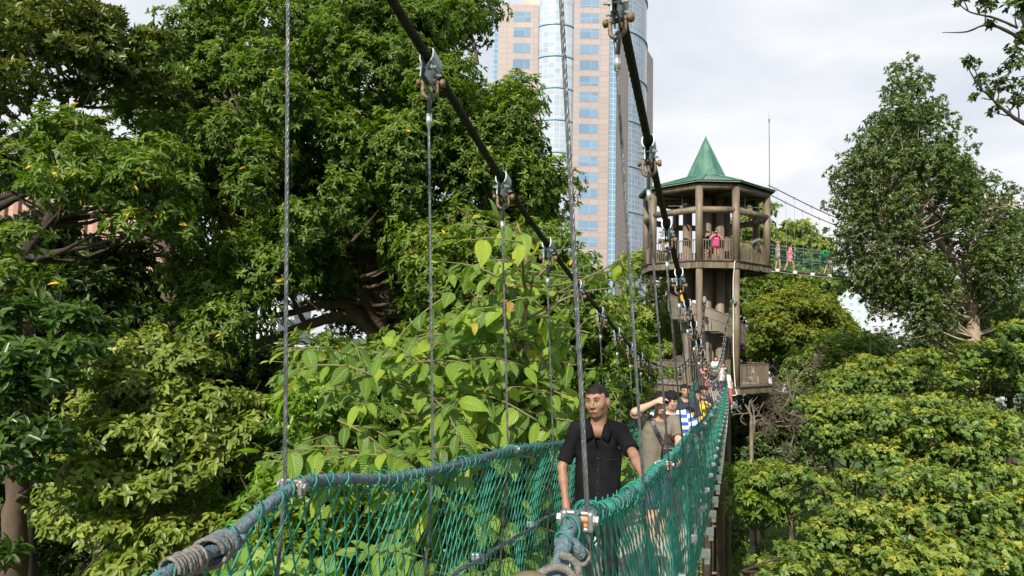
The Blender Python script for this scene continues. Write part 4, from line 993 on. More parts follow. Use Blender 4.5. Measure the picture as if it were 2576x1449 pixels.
tree('golden_tree', 'rounded golden-green tree with dense tufted crown right of the lookout tower', 'tree', base_at(2005, 56), [(path_px([(2000, 1050, 56), (1985, 930, 56), (1970, 860, 56), (1990, 800, 56)]), [.3, .25, .2, .1])],
     boughs([(1890, 800), (1930, 745), (2010, 730), (2080, 750), (2135, 820), (2140, 870), (2080, 890), (1900, 890), (1880, 850)], 52, 60, 125, .95, .6, sep=.8), 'leaf_gold', 'bark_dark', 22 * DN, 8, .17, .07, droop=.05, edge=1, up=.9)

# tall conical tree on the right
K_ = [(2255, 190), (2300, 170), (2330, 260), (2375, 290), (2395, 370), (2440, 430), (2500, 500), (2576, 540), (2600, 640), (2540, 760), (2430, 850), (2270, 830), (2170, 740), (2115, 640), (2095, 560), (2110, 470), (2170, 370), (2235, 290)]
bs = boughs(K_, 26.5, 33.5, 330, .62, .95, rj=.5) + [(at(x, y, 30), .3, 1.1) for x, y in [(2295, 150), (2250, 175), (2340, 205), (2370, 250), (2405, 300), (2225, 235), (2210, 290), (2150, 350), (2085, 440), (2078, 520), (2120, 400), (2450, 380), (2440, 330), (2500, 440), (2545, 470), (2085, 590), (2100, 650), (2130, 720)]] + [(at(x, y, 31), .7 * rng.uniform(.7, 1.1), 1) for x, y in [(2560, 500), (2600, 540), (2560, 580), (2620, 620), (2570, 660), (2610, 720), (2560, 760), (2600, 800), (2530, 620), (2530, 800), (2500, 840), (2640, 500)]]
bs = prune(bs, [(2450, 900, 30), (2448, 820, 30), (2430, 700, 30), (2360, 600, 30), (2340, 500, 30.2)], .05); bs = prune(bs, [(2420, 680, 30), (2480, 560, 29.8)], -.2); bs = prune(bs, [(2390, 650, 29.6), (2290, 630, 29)], -.2)
tr_ = [(path_px([(2450, 1250, 30), (2452, 1000, 30), (2448, 820, 30), (2430, 700, 30), (2360, 600, 30), (2340, 500, 30.2), (2305, 400, 30.4), (2290, 250, 30.6)]), [.34, .3, .26, .2, .16, .12, .08, .04]),
       (path_px([(2420, 680, 30), (2440, 610, 29.8), (2480, 560, 29.8), (2540, 520, 29.6)]), [.14, .1, .04]), (path_px([(2400, 660, 30), (2370, 560, 30), (2330, 500, 30)]), [.14, .12, .06]), (path_px([(2390, 650, 29.6), (2330, 620, 29), (2290, 580, 28.6)]), [.1, .07, .03]), (path_px([(2370, 640, 29.6), (2290, 630, 29), (2230, 600, 28)]), [.09, .06, .03])]
tree('conical_tree', 'tall cone-shaped tree with small glossy leaves and pale forking trunk at right', 'tree', base_at(2450, 30), tr_, bs, 'leaf_cone', 'bark_pale', 13 * DN, 7, .14, .062, droop=.1, theta=(40, 85), tips=.004, edge=1)

# branches at the upper right corner
U = [(path_px([(2860, 2200, 15), (2865, 1300, 15), (2855, 700, 15), (2800, 350, 15), (2740, 60, 15), (2700, -250, 15)]), [.3, .26, .22, .17, .12, .06]), (path_px([(2850, 700, 15), (2750, 400, 15), (2640, 330, 15), (2576, 310, 15), (2530, 280, 15), (2470, 225, 14.8)]), [.2, .14, .07, .05, .035, .015]),
     (path_px([(2800, 370, 15), (2700, 250, 15), (2600, 130, 15), (2555, 90, 15), (2490, 62, 15), (2430, 80, 15), (2370, 82, 15)]), [.12, .1, .06, .04, .03, .018, .006]), (path_px([(2600, 120, 15), (2575, 50, 15), (2570, -40, 15)]), [.06, .05, .04]), (path_px([(2560, 70, 15), (2500, 45, 15), (2440, 30, 15), (2400, 0, 15)]), [.03, .02, .008])]
bs = [(at(x, y, D), r, .7) for x, y, D, r in [(2480, 10, 15, .25), (2420, -5, 15, .18), (2555, 20, 15, .3), (2560, 150, 15, .22), (2450, 160, 14.8, .16), (2480, 200, 15, .24), (2520, 215, 15, .24), (2470, 245, 14.8, .2), (2530, 265, 15, .2), (2430, 150, 14.8, .08), (2576, 210, 15, .2), (2576, 90, 15, .25), (2500, 280, 15, .14), (2555, 120, 15, .18), (2565, 250, 15, .18), (2545, 170, 15, .2), (2490, 60, 15, .08)]]
tree('overhanging_tree', 'sparse dark-leaved branches hanging in at the upper right corner', 'tree', base_at(2860, 15), U, bs, 'leaf_dark', 'bark_dark', 32, 6, .12, .06, droop=.1, tips=0)

# bare twiggy tree and pale trunk right of the lower deck
def bare(name, label, base, segs, depth0, seed, m='twig_grey', ln=1.0, thick=.05, lev=5):
    t = thing(name, label, 'tree', tuple(base)); mb = MB()
    def grow(p, d, L, r, lv):
        q = [p]; dd = d
        for i in range(4): dd = nrm(dd + rng.normal(0, .22, 3)); q.append(q[-1] + dd * L / 4)
        mb.tube(q, np.linspace(r, r * .6, 5), 5 if r > .015 else 3, cap=False)
        if lv > 0:
            for i in range(rng.integers(2, 5)):
                j = rng.integers(2, 5); e = nrm(dd + rng.normal(0, .65, 3) + [0, 0, .12]); grow(q[j], e, L * rng.uniform(.55, .85), r * .55, lv - 1)
    for a, d in segs: grow(np.array(a), nrm(np.array(d, float)), ln, thick, lev)
    mb.tube([base, base + (segs[0][0] - base) * .5, segs[0][0]], [thick * 2, thick * 1.6, thick * 1.2], 8)
    mb.build('branches', m, t); return t
bare('bare_tree', 'tangle of bare grey twigs between the lower deck and the yellow-tipped trees', base_at(1985, 37), [(at(1990, 1120, 37), (0, 0, 1)), (at(1985, 1080, 37), (-.5, 0, .7)), (at(1990, 1040, 37), (.4, 0, .8)), (at(1988, 1000, 37), (.1, 0, 1)), (at(1980, 990, 37), (-.6, 0, .5)), (at(1990, 1120, 37), (-.9, 0, .1)), (at(2000, 960, 37), (.1, 0, 1)), (at(1985, 1040, 36.6), (.8, 0, -.2)), (at(1990, 1070, 36.8), (-.7, 0, -.3)), (at(1985, 1000, 36.8), (-.3, 0, -.6))], 37, 1, ln=1.05, thick=.045)
bare('pale_trunk_tree', 'thin pale trunk with sparse twigs under the lower deck', base_at(1890, 33), [(at(1890, 1060, 33), (0, 0, 1)), (at(1892, 1090, 33), (.4, 0, .8))], 33, 2, m='twig_grey', ln=.9, thick=.07, lev=3)
UN = [('low leafy bushes in front of the pale trunk below the lower deck', 1920, 30, [(1850, 1190), (1930, 1170), (2010, 1200), (1990, 1290), (1850, 1300)], 30, .6, 'leaf_mid'),
      ('dark leafy thicket under the lower deck of the lookout tower', 1900, 40, [(1845, 1010), (1960, 1000), (2050, 1060), (2040, 1200), (1960, 1280), (1845, 1290)], 55, 1.0, 'leaf_dark'),
      ('low dark-green bush behind the bare twigs', 2090, 42, [(1990, 900), (2100, 860), (2200, 860), (2200, 1000), (2000, 1050)], 45, 1.0, 'leaf_mid'),
      ('dark-green bush at right behind the tall forking trunk', 2540, 36, [(2450, 800), (2640, 740), (2700, 950), (2440, 950)], 36, 1.0, 'leaf_mid'),
      ('dark shrubbery left of the tower core below the lower deck', 1760, 44, [(1560, 900), (1640, 880), (1860, 900), (1860, 1449), (1560, 1300)], 60, 1.2, 'leaf_mid'),
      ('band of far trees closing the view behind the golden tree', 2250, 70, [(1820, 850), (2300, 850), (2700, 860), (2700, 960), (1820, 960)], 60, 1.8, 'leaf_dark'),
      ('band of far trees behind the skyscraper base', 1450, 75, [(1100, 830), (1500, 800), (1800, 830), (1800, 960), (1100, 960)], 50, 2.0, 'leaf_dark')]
for lab, px, D, poly, n, r, m in UN:
    tree('background_tree', lab, 'tree', base_at(px, D), [(path_px([(px, 870 + 20000 / D, D), (px, 940 if D > 31 else 1200, D)]), [.25, .12] if D > 31 else [.05, .03])], boughs(poly, D - 3, D + 3, n, r, .8), m, 'bark_dark', 5.5 * DN, 8, .3, .12, droop=.25, edge=1)

# yellow-tipped heart-leaved trees filling the right
def tipped(label, px, D, poly, n, r, dens=29, lf=.104):
    bs = boughs(poly, D - 1.8, D + 1.8, n, r, .38, sep=.7)
    cy_ = np.mean([q[1] for q in poly]); base = base_at(px, D)
    ztop = at(px, cy_, D)
    forks = [(np.array([base, (base + ztop) / 2 + [.1, 0, 0], ztop + [0, 0, -.4]]), [.16, .12, .05])]
    for a in (-1.6, 1.4, .5): forks.append((np.array([(base + ztop) / 2, (base + ztop) / 2 + [a * .5, -.3, 1.0], ztop + [a, -.4, .1]]), [.09, .06, .03]))
    tree('yellow_tipped_tree', label, 'tree', base, forks, bs, 'leaf_heart', 'bark_brown', dens * DN, 7, lf, lf * .8, shape='heart', droop=.55, theta=(45, 90), up=.8, edge=1, hollow=.35, group='yellow-tipped trees filling the slope at right')
tipped('yellow-tipped tree in front of the tall trunk, topmost along the skyline', 2250, 27, [(2080, 950), (2180, 905), (2330, 890), (2420, 930), (2380, 1010), (2180, 1030), (2060, 1010)], 60, .75)
tipped('yellow-tipped tree at the right edge under the dark-green bush', 2540, 24, [(2380, 900), (2480, 870), (2560, 820), (2700, 800), (2700, 1050), (2480, 1080), (2380, 1000)], 60, .75)
tipped('yellow-tipped tree beside the bare twigs', 2130, 25, [(2040, 1010), (2160, 990), (2260, 1030), (2260, 1130), (2120, 1160), (2030, 1100)], 44, .65)
tipped('yellow-tipped tree in the middle of the right slope', 2330, 21, [(2200, 1020), (2380, 1000), (2520, 1040), (2600, 1120), (2520, 1200), (2280, 1200), (2160, 1120)], 64, .65)
tipped('yellow-tipped tree spreading toward the tower legs above the lawn', 2090, 20, [(1900, 1190), (1970, 1175), (2060, 1190), (2180, 1180), (2200, 1270), (2090, 1290), (1980, 1250), (1890, 1215)], 34, .38)
tipped('yellow-tipped tree above the lower right corner', 2450, 17, [(2240, 1190), (2420, 1170), (2620, 1180), (2650, 1320), (2450, 1360), (2240, 1310)], 58, .55)
tipped('yellow-tipped tree right of the lawn, lowest but one', 2230, 16.5, [(2080, 1280), (2220, 1270), (2350, 1290), (2360, 1390), (2200, 1420), (2060, 1360)], 40, .5)
tipped('yellow-tipped tree at the bottom beside the tower legs', 2030, 15.5, [(1900, 1400), (1990, 1370), (2080, 1390), (2140, 1430), (2100, 1520), (1890, 1510)], 30, .34)
tipped('yellow-tipped tree in the bottom right corner', 2420, 14.5, [(2200, 1380), (2400, 1350), (2650, 1360), (2650, 1560), (2200, 1560)], 58, .5)
# low ground cover under the right slope
n = 26000; x = rng.uniform(8, 34, n); y = rng.uniform(22, 60, n); C0 = np.stack([x, y, GZ + .25 * np.sin(x * .35) * np.cos(y * .3) + .12 * np.sin(x * 1.3 + y) + rng.uniform(.0, .12, n)], -1)
A_ = whorls(C0, nrm(np.array([0, 0, 1.]) + rng.normal(0, .3, (n, 3))), 5, .16, .05, droop=.0, theta=(20, 80))
gc = leaves_mesh('ground_cover', *A_, 'leaf_bright', None); gc['kind'] = 'stuff'; gc['label'] = 'bright green low ground cover seen past the tower legs'
# ------------------------------------------------------------------ people: one continuous surface from blended limbs
def sdf_eval(prims, X, Y, Z):
    F = np.full((len(X), len(Y), len(Z)), 1.0, np.float32)
    for pr in prims:
        k = pr.get('k', .02); op = pr.get('op', '+'); mar = .05 if op == '+' else 0
        if 'e' in pr:
            c = np.array(pr['e'], float); rd = np.array(pr['r'], float); lo = c - rd.max() - mar; hi = c + rd.max() + mar
        elif 'c' in pr:
            a, b = map(lambda q: np.array(q, float), pr['c']); ra, rb_ = pr['r']; m_ = max(ra, rb_); lo = np.minimum(a, b) - m_ - mar; hi = np.maximum(a, b) + m_ + mar
        else: lo = np.full(3, -9.); hi = np.full(3, 9.)
        i0, i1 = np.searchsorted(X, lo[0]), np.searchsorted(X, hi[0]); j0, j1 = np.searchsorted(Y, lo[1]), np.searchsorted(Y, hi[1]); k0, k1 = np.searchsorted(Z, lo[2]), np.searchsorted(Z, hi[2])
        if i1 <= i0 or j1 <= j0 or k1 <= k0: continue
        gx_, gy_, gz_ = X[i0:i1, None, None], Y[None, j0:j1, None], Z[None, None, k0:k1]
        if 'e' in pr:
            px, py, pz = gx_ - c[0], gy_ - c[1], gz_ - c[2]
            if 'R' in pr:
                R = pr['R']; px, py, pz = px * R[0, 0] + py * R[1, 0] + pz * R[2, 0], px * R[0, 1] + py * R[1, 1] + pz * R[2, 1], px * R[0, 2] + py * R[1, 2] + pz * R[2, 2]
            k0_ = np.sqrt((px / rd[0])**2 + (py / rd[1])**2 + (pz / rd[2])**2); d = (k0_ - 1) * rd.min() * (.5 + .5 * np.minimum(k0_, 1)) if False else (k0_ - 1) * np.sqrt(px * px + py * py + pz * pz) / (k0_ + 1e-6)
        elif 'c' in pr:
            ab = b - a; L2 = ab @ ab + 1e-9
            t = np.clip(((gx_ - a[0]) * ab[0] + (gy_ - a[1]) * ab[1] + (gz_ - a[2]) * ab[2]) / L2, 0, 1)
            d = np.sqrt((gx_ - a[0] - t * ab[0])**2 + (gy_ - a[1] - t * ab[1])**2 + (gz_ - a[2] - t * ab[2])**2) - (ra + (rb_ - ra) * t)
        else:   # half space: n.x - o
            n_ = pr['p']; d = gx_ * n_[0] + gy_ * n_[1] + gz_ * n_[2] - pr['o']
        f = F[i0:i1, j0:j1, k0:k1]
        if op == '+':
            h = np.maximum(k - np.abs(f - d), 0) / k; F[i0:i1, j0:j1, k0:k1] = np.minimum(f, d) - h * h * k * .25
        else:
            d = -d; h = np.maximum(k - np.abs(f - d), 0) / k; F[i0:i1, j0:j1, k0:k1] = np.maximum(f, d) + h * h * k * .25
    return F

def surface_nets(F, X, Y, Z):
    s = F < 0; nx, ny, nz = F.shape
    P_ = np.zeros((nx - 1, ny - 1, nz - 1, 3), np.float32); Cn = np.zeros((nx - 1, ny - 1, nz - 1), np.float32)
    G = [X, Y, Z]
    for ax in range(3):
        sl0 = [slice(None)] * 3; sl1 = [slice(None)] * 3; sl0[ax] = slice(0, -1); sl1[ax] = slice(1, None)
        a, b = F[tuple(sl0)], F[tuple(sl1)]; cr = (s[tuple(sl0)] != s[tuple(sl1)]); idx = np.argwhere(cr)
        if not len(idx): continue
        fa = a[cr]; fb = b[cr]; t = fa / (fa - fb + 1e-12)
        pt = np.stack([G[q][idx[:, q]] for q in range(3)], 1).astype(np.float32); pt[:, ax] += t * (G[ax][idx[:, ax] + 1] - G[ax][idx[:, ax]])
        o1, o2 = [q for q in range(3) if q != ax]
        for d1 in (0, -1):
            for d2 in (0, -1):
                c = idx.copy(); c[:, o1] += d1; c[:, o2] += d2
                ok = (c >= 0).all(1) & (c[:, 0] < nx - 1) & (c[:, 1] < ny - 1) & (c[:, 2] < nz - 1)
                c = c[ok]; np.add.at(P_, (c[:, 0], c[:, 1], c[:, 2]), pt[ok]); np.add.at(Cn, (c[:, 0], c[:, 1], c[:, 2]), 1)
    m_ = Cn > 0; V = P_[m_] / Cn[m_][:, None]; id_ = np.full(Cn.shape, -1, np.int64); id_[m_] = np.arange(len(V)); Fs = []
    for ax in range(3):
        sl0 = [slice(None)] * 3; sl1 = [slice(None)] * 3; sl0[ax] = slice(0, -1); sl1[ax] = slice(1, None)
        s0 = s[tuple(sl0)]; s1 = s[tuple(sl1)]; idx = np.argwhere(s0 != s1); o1, o2 = [q for q in range(3) if q != ax]
        ok = (idx[:, o1] > 0) & (idx[:, o2] > 0) & (idx[:, o1] < F.shape[o1] - 1) & (idx[:, o2] < F.shape[o2] - 1); idx = idx[ok]
        q = []
        for d1, d2 in ((-1, -1), (0, -1), (0, 0), (-1, 0)):
            c = idx.copy(); c[:, o1] += d1; c[:, o2] += d2; q.append(id_[c[:, 0], c[:, 1], c[:, 2]])
        q = np.stack(q, 1); ins = s0[idx[:, 0], idx[:, 1], idx[:, 2]]
        if ax == 1: ins = ~ins
        q[~ins] = q[~ins][:, ::-1]; Fs.append(q)
    return V, np.concatenate(Fs)

def grid_for(prims, res, zfine=None):
    lo = np.full(3, 9.); hi = -lo
    for p in prims:
        if p.get('op', '+') != '+': continue
        if 'e' in p: c = np.array(p['e']); r_ = max(p['r']); lo = np.minimum(lo, c - r_); hi = np.maximum(hi, c + r_)
        elif 'c' in p:
            for q, r_ in zip(p['c'], p['r']): q = np.array(q); lo = np.minimum(lo, q - r_); hi = np.maximum(hi, q + r_)
    lo -= .03; hi += .03; X_, Y_, Z_ = [np.arange(lo[i], hi[i] + res, res) for i in range(3)]
    if zfine:
        z0, z1, rz = zfine; Z_ = np.r_[np.arange(lo[2], z0, res), np.arange(z0, z1, rz), np.arange(z1, hi[2] + res, res)] if z1 < hi[2] else np.r_[np.arange(lo[2], z0, res), np.arange(z0, hi[2] + rz, rz)]
    return X_, Y_, Z_

def smesh(name, prims, res, m, parent, xf, zfine=None, wrinkle=0., scale=1., pig=None):
    X_, Y_, Z_ = grid_for(prims, res, zfine); F = sdf_eval(prims, X_, Y_, Z_)
    if wrinkle:
        gx_, gy_, gz_ = X_[:, None, None], Y_[None, :, None], Z_[None, None, :]
        w = np.sin(gx_ * 21 + gz_ * 34 + 2 * np.sin(gz_ * 12 + gy_ * 9)) * np.sin(gz_ * 16 - gx_ * 27 + gy_ * 12) + .6 * np.sin(gx_ * 55 + gz_ * 13 + gy_ * 31)
        F = F + (wrinkle * w).astype(np.float32)
    V, Q = surface_nets(F, X_, Y_, Z_)
    o = mk(name, xf(V * scale), Q.astype(np.int32), m, parent, smooth=True, attrs=None if pig is None else {'stub': pig(V)}); return o

def E(c, r, k=.02, op='+', R=None):
    d = {'e': c, 'r': r, 'k': k, 'op': op}
    if R is not None: d['R'] = R
    return d
def Cp(a, b, ra, rb_, k=.02, op='+'): return {'c': (a, b), 'r': (ra, rb_), 'k': k, 'op': op}
def PL(n, o, k=.004): return {'p': n, 'o': o, 'k': k, 'op': '-'}

def rotz(a): return np.array([[math.cos(a), -math.sin(a), 0], [math.sin(a), math.cos(a), 0], [0, 0, 1.]])

pmat('skin_tan', (.24, .125, .078), .55, col2=(.29, .155, .10), scale=9)
pmat('skin_light', (.44, .27, .195), .55, col2=(.50, .32, .24), scale=9)
pmat('skin_mid', (.34, .195, .13), .55, col2=(.40, .24, .165), scale=9)
pmat('hair_black', (.008, .007, .006), .65, spec=.15, col2=(.022, .018, .016), scale=60, bump=.25, bscale=60)
pmat('hair_red', (.36, .12, .04), .5, col2=(.5, .2, .08), scale=40)
pmat('beard', (.13, .075, .05), .7); pmat('lips', (.20, .09, .072), .8); pmat('eye_white', (.36, .33, .31), .4); pmat('eye_dark', (.02, .012, .01), .2)
pmat('cloth_black', (.005, .005, .006), .85, spec=.08, col2=(.011, .011, .013), scale=5, bump=.5, bscale=11)
pmat('button', (.022, .022, .024), .4)
pmat('trouser_black', (.012, .012, .014), .8, spec=.2, bump=.3, bscale=12)
pmat('cloth_olive', (.14, .125, .095), .85, col2=(.17, .155, .12), scale=8, bump=.3, bscale=16)
pmat('leather_brown', (.055, .028, .016), .6); pmat('bag_black', (.012, .013, .016), .45, bump=.4, bscale=20)
pmat('shorts_navy', (.035, .055, .10), .8, bump=.3); pmat('cloth_navy', (.02, .028, .05), .85); pmat('cloth_yellow', (.72, .52, .03), .8)
pmat('cloth_cyan', (.02, .42, .50), .7); pmat('denim', (.05, .08, .17), .85); pmat('cloth_white', (.72, .72, .71), .85); pmat('cloth_pinkred', (.52, .12, .15), .85)
pmat('scarf_pink', (.62, .28, .28), .85); pmat('cloth_magenta', (.68, .04, .24), .8); pmat('cloth_grey', (.35, .33, .30), .85); pmat('camera_black', (.02, .02, .022), .35)
pmat('cloth_pink', (.66, .12, .26), .85, col2=(.80, .40, .46), scale=14, detail=1, pos=(.45, .6)); pmat('green_tinsel', (.01, .45, .10), .5); pmat('cloth_orange', (.75, .38, .02), .8)
pmat('shoe_white', (.7, .7, .68), .6); pmat('shoe_dark', (.03, .03, .03), .6); pmat('print_green', (.03, .30, .10), .8); pmat('print_yellow', (.75, .62, .03), .8)
def stubble():
    m = MATS['skin_tan']; nt = m.node_tree; b = nt.nodes['Principled BSDF']; src = b.inputs['Base Color'].links[0].from_socket
    t = nt.nodes.new('ShaderNodeAttribute'); t.attribute_name = 'stub'; q = nt.nodes.new('ShaderNodeMath'); q.operation = 'MULTIPLY'; q.inputs[1].default_value = .38; nt.links.new(t.outputs['Fac'], q.inputs[0])
    x = nt.nodes.new('ShaderNodeMix'); x.data_type = 'RGBA'; nt.links.new(src, x.inputs['A']); x.inputs['B'].default_value = (.085, .05, .036, 1); nt.links.new(q.outputs[0], x.inputs['Factor']); nt.links.new(x.outputs['Result'], b.inputs['Base Color'])
stubble()
def striped():
    m = pmat('cloth_stripes', (.74, .75, .76), .85); nt = m.node_tree; b = nt.nodes['Principled BSDF']; t = nt.nodes.new('ShaderNodeAttribute'); t.attribute_name = 'str'
    q = nt.nodes.new('ShaderNodeMath'); q.operation = 'FRACT'; nt.links.new(t.outputs['Fac'], q.inputs[0])
    g_ = nt.nodes.new('ShaderNodeMath'); g_.operation = 'GREATER_THAN'; g_.inputs[1].default_value = .5; nt.links.new(q.outputs[0], g_.inputs[0])
    x = nt.nodes.new('ShaderNodeMix'); x.data_type = 'RGBA'; x.inputs['A'].default_value = (.74, .75, .76, 1); x.inputs['B'].default_value = (.03, .09, .34, 1); nt.links.new(g_.outputs[0], x.inputs['Factor']); nt.links.new(x.outputs['Result'], b.inputs['Base Color'])
striped()

def arm_ik(S, Wp, L1, L2, hint):
    """elbow position between shoulder and wrist"""
    S = np.array(S, float); Wp = np.array(Wp, float); d = Wp - S; D = np.linalg.norm(d); mx_ = (L1 + L2) * .999
    if D > mx_: Wp = S + d / D * mx_; d = Wp - S; D = mx_
    a = (L1 * L1 - L2 * L2 + D * D) / (2 * D); h = math.sqrt(max(L1 * L1 - a * a, 0)); u = d / D
    hv = np.array(hint, float); hv = hv - u * (hv @ u); hv /= np.linalg.norm(hv) + 1e-9
    return S + u * a + hv * h, Wp

def hand(prims, Wp, d, curl, side, out, s=1.):
    """palm, four bent fingers, thumb; d forearm direction, out = palm back normal"""
    d = nrm(np.array(d, float)); o = np.array(out, float); o = nrm(o - d * (o @ d)); sd_ = np.cross(d, o)   # across the palm
    pc = Wp + d * .05 * s
    prims.append(Cp(Wp, Wp + d * .075 * s, .026 * s, .030 * s, .02)); prims.append(Cp(pc + sd_ * .018, pc + sd_ * .022 + d * .035 * s, .019 * s, .017 * s, .012)); prims.append(Cp(pc - sd_ * .018, pc - sd_ * .022 + d * .035 * s, .019 * s, .017 * s, .012))
    for i, (off, L) in enumerate(((.030, .068), (.010, .078), (-.010, .074), (-.029, .058))):
        q = Wp + d * .088 * s + sd_ * off * s; dd = d; seg = L * s / 3 * 1.15
        for j in range(3):
            c = curl * (.5 + .35 * j) + .04 * i; dd2 = nrm(dd * math.cos(c) - o * math.sin(c)); e = q + dd2 * seg
            prims.append(Cp(q, e, (.0095 - .0008 * j) * s, (.0088 - .0008 * j) * s, .004)); q = e; dd = dd2
    q = Wp + d * .03 * s + sd_ * .026 * s * side; dd = nrm(d * .75 + sd_ * .7 * side - o * .3)
    prims.append(Cp(q, q + dd * .042 * s, .013 * s, .011 * s, .008)); prims.append(Cp(q + dd * .042 * s, q + dd * .042 * s + nrm(dd * .6 + d * .7 - o * .3) * .03 * s, .0105 * s, .009 * s, .004))

def person(label, foot, facing, H, skin, top, topm, bottomm, hair='hair_black', hairstyle='short', lw=None, rw=None, lh=(1, -.3, -.2), rh=(-1, -.3, -.2), head_turn=0., head_tilt=(0, 0),
           build=1., res=.012, lower='long', shoe='shoe_dark', stride=.1, sleeve=.5, lean=0., female=False, chub=0., detail=False, curl=(.5, .5), extra=None, zf=None, hem=.83, bare_leg=False, hout=None):
    """local frame: x = the person's left, -y... forward is +y; built at 1.75 m then scaled"""
    s = H / 1.75; fa = facing; R = np.array([[math.cos(fa), -math.sin(fa), 0], [math.sin(fa), math.cos(fa), 0], [0, 0, 1.]])
    foot = np.array(foot, float)
    xf = lambda V: (V * s) @ R.T + foot
    inv = lambda p: ((np.array(p, float) - foot) @ R) / s
    t = thing('person', label, 'person', tuple(foot)); b = build
    ln = lambda p: np.array([p[0], p[1] + lean * max(0, p[2] - .9), p[2]])   # lean forward from the hips
    sw = .185 * b * (.92 if female else 1.)
    SH = {-1: ln((-sw, 0, 1.425)), 1: ln((sw, 0, 1.425))}   # -1 = the person's left? (x<0)
    hipx = .088
    body = []
    hc = ln((0, .015 + head_tilt[1] * .1, 1.635)) ; hc = hc + np.array([head_tilt[0], head_tilt[1], 0]) * .08
    a = head_turn; Rh = rotz(a)
    tl = head_tilt[1]; Rx = np.array([[1, 0, 0], [0, math.cos(tl), math.sin(tl)], [0, -math.sin(tl), math.cos(tl)]]); ty = head_tilt[0]; Ry = np.array([[math.cos(ty), 0, math.sin(ty)], [0, 1, 0], [-math.sin(ty), 0, math.cos(ty)]])
    Rm = Rh @ Ry @ Rx
    hp = lambda x, y, z: tuple(hc + Rm @ np.array([x, y, z]))
    # skull, jaw, nose, brow, ears, neck
    body += [E(hp(0, -.008, .028), (.080, .098, .094), .02, R=Rm), E(hp(0, .018, -.045), (.060 + .012 * chub, .070, .068 + .01 * chub), .03, R=Rm), E(hp(0, .045, -.088), (.030 + .01 * chub, .034, .024), .03, R=Rm)]
    body += [Cp(hp(0, .088, .012), hp(0, .108, -.030), .0085, .0135, .012), E(hp(.013, .098, -.034), (.010, .011, .009), .008), E(hp(-.013, .098, -.034), (.010, .011, .009), .008)]
    body += [Cp(hp(-.036, .082, .026), hp(.036, .082, .026), .012, .012, .015), E(hp(.042, .060, -.020), (.024, .022, .024), .03), E(hp(-.042, .060, -.020), (.024, .022, .024), .03)]
    body += [E(hp(.031, .090, .007), (.017, .012, .010), .006, '-'), E(hp(-.031, .090, .007), (.017, .012, .010), .006, '-')]
    body += [E(hp(.031, .078, .007), (.0135, .012, .0115), .003), E(hp(-.031, .078, .007), (.0135, .012, .0115), .003)]
    body += [Cp(hp(-.018, .084, -.066), hp(.018, .084, -.066), .0105, .0105, .016)]
    for q in (-1, 1): body += [E(hp(q * .080, -.012, -.006), (.012, .020, .031), .006, R=Rm)]
    nb = ln((0, -.02, 1.44)); body += [Cp(nb, hp(0, -.022, -.06), .061 * (1 if not female else .85), .056 * (1 if not female else .85), .03)]
    # trunk inside the clothes
    body += [Cp(ln((-.08, 0, 1.0)), ln((-.09, 0, 1.33)), .080 * b, .088 * b, .02), Cp(ln((.08, 0, 1.0)), ln((.09, 0, 1.33)), .080 * b, .088 * b, .02), Cp(SH[-1], SH[1], .042, .042, .03), Cp(nb - [0, 0, .01], SH[1] * .75 + nb * .25, .046, .038, .03), Cp(nb - [0, 0, .01], SH[-1] * .75 + nb * .25, .046, .038, .03)]
    arms = {}
    for q, wt, hint in ((-1, lw, lh), (1, rw, rh)):
        wt = np.array((q * .25, .03, .86)) if wt is None else inv(wt)
        el, wr = arm_ik(SH[q], wt, .285, .255, (hint[0], hint[1], hint[2])); arms[q] = (SH[q], el, wr)
        body += [Cp(SH[q], el, .048 * b, .038 * b, .02), Cp(el, el + (wr - el) * .35, .038 * b, .040 * b, .02), Cp(el + (wr - el) * .35, wr, .039 * b, .026 * b, .02)]
        ov = np.array([q * 1., .25, .2]) if not hout or hout.get(q) is None else np.array(hout[q])
        hand(body, wr, wr - el, curl[0 if q < 0 else 1], q * -1 if False else q, ov, 1.)
    legs = {}
    for q in (-1, 1):
        hp_ = np.array([q * hipx, 0, .92]); kn = np.array([q * .095, .03 + q * stride * .55, .50]); an = np.array([q * .095, q * stride - .02, .09]); legs[q] = (hp_, kn, an)
        body += [Cp(hp_, kn, .078 * b, .052 * b, .03), Cp(kn, kn + (an - kn) * .35, .050 * b, .053 * b, .02), Cp(kn + (an - kn) * .35, an, .052 * b, .034, .02), Cp(an + [0, -.03, -.05], an + [0, .12, -.055], .034, .028, .02)]
    def pig(V):
        L = (V - hc) @ Rm
        jaw = np.clip((-.040 - L[:, 2]) / .02, 0, 1) * np.clip((L[:, 1] - .0) / .03, 0, 1) * np.clip((L[:, 2] + .125) / .02, 0, 1) * (np.abs(L[:, 0]) < .075)
        return jaw * (1 - np.exp(-((L[:, 0] / .045)**2 + ((L[:, 2] + .03) / .018)**2)))
    smesh('body', body, res, skin, t, xf, zfine=zf, pig=pig if detail else None)
    # hair
    if hairstyle:
        g_ = .004 if hairstyle == 'buzz' else (.012 if hairstyle == 'short' else .020)
        hr = [E(hp(0, -.012, .034), (.077 + g_, .097 + g_, .090 + g_), .01, R=Rm)]
        if hairstyle in ('mop', 'curly'):
            for i in range(26):
                u_ = nrm(rng.normal(size=3)); u_[2] = abs(u_[2]) * .8 + .1; u_ = nrm(u_); hr.append(E(hp(u_[0] * .085, u_[1] * .092 - .008, .034 + u_[2] * .088), (.028, .028, .024), .01))
        if hairstyle == 'long':
            hr += [Cp(hp(0, -.085, .02), hp(0, -.11, -.28), .07, .05, .03), Cp(hp(.06, -.04, -.02), hp(.07, -.06, -.22), .035, .03, .02), Cp(hp(-.06, -.04, -.02), hp(-.07, -.06, -.22), .035, .03, .02)]
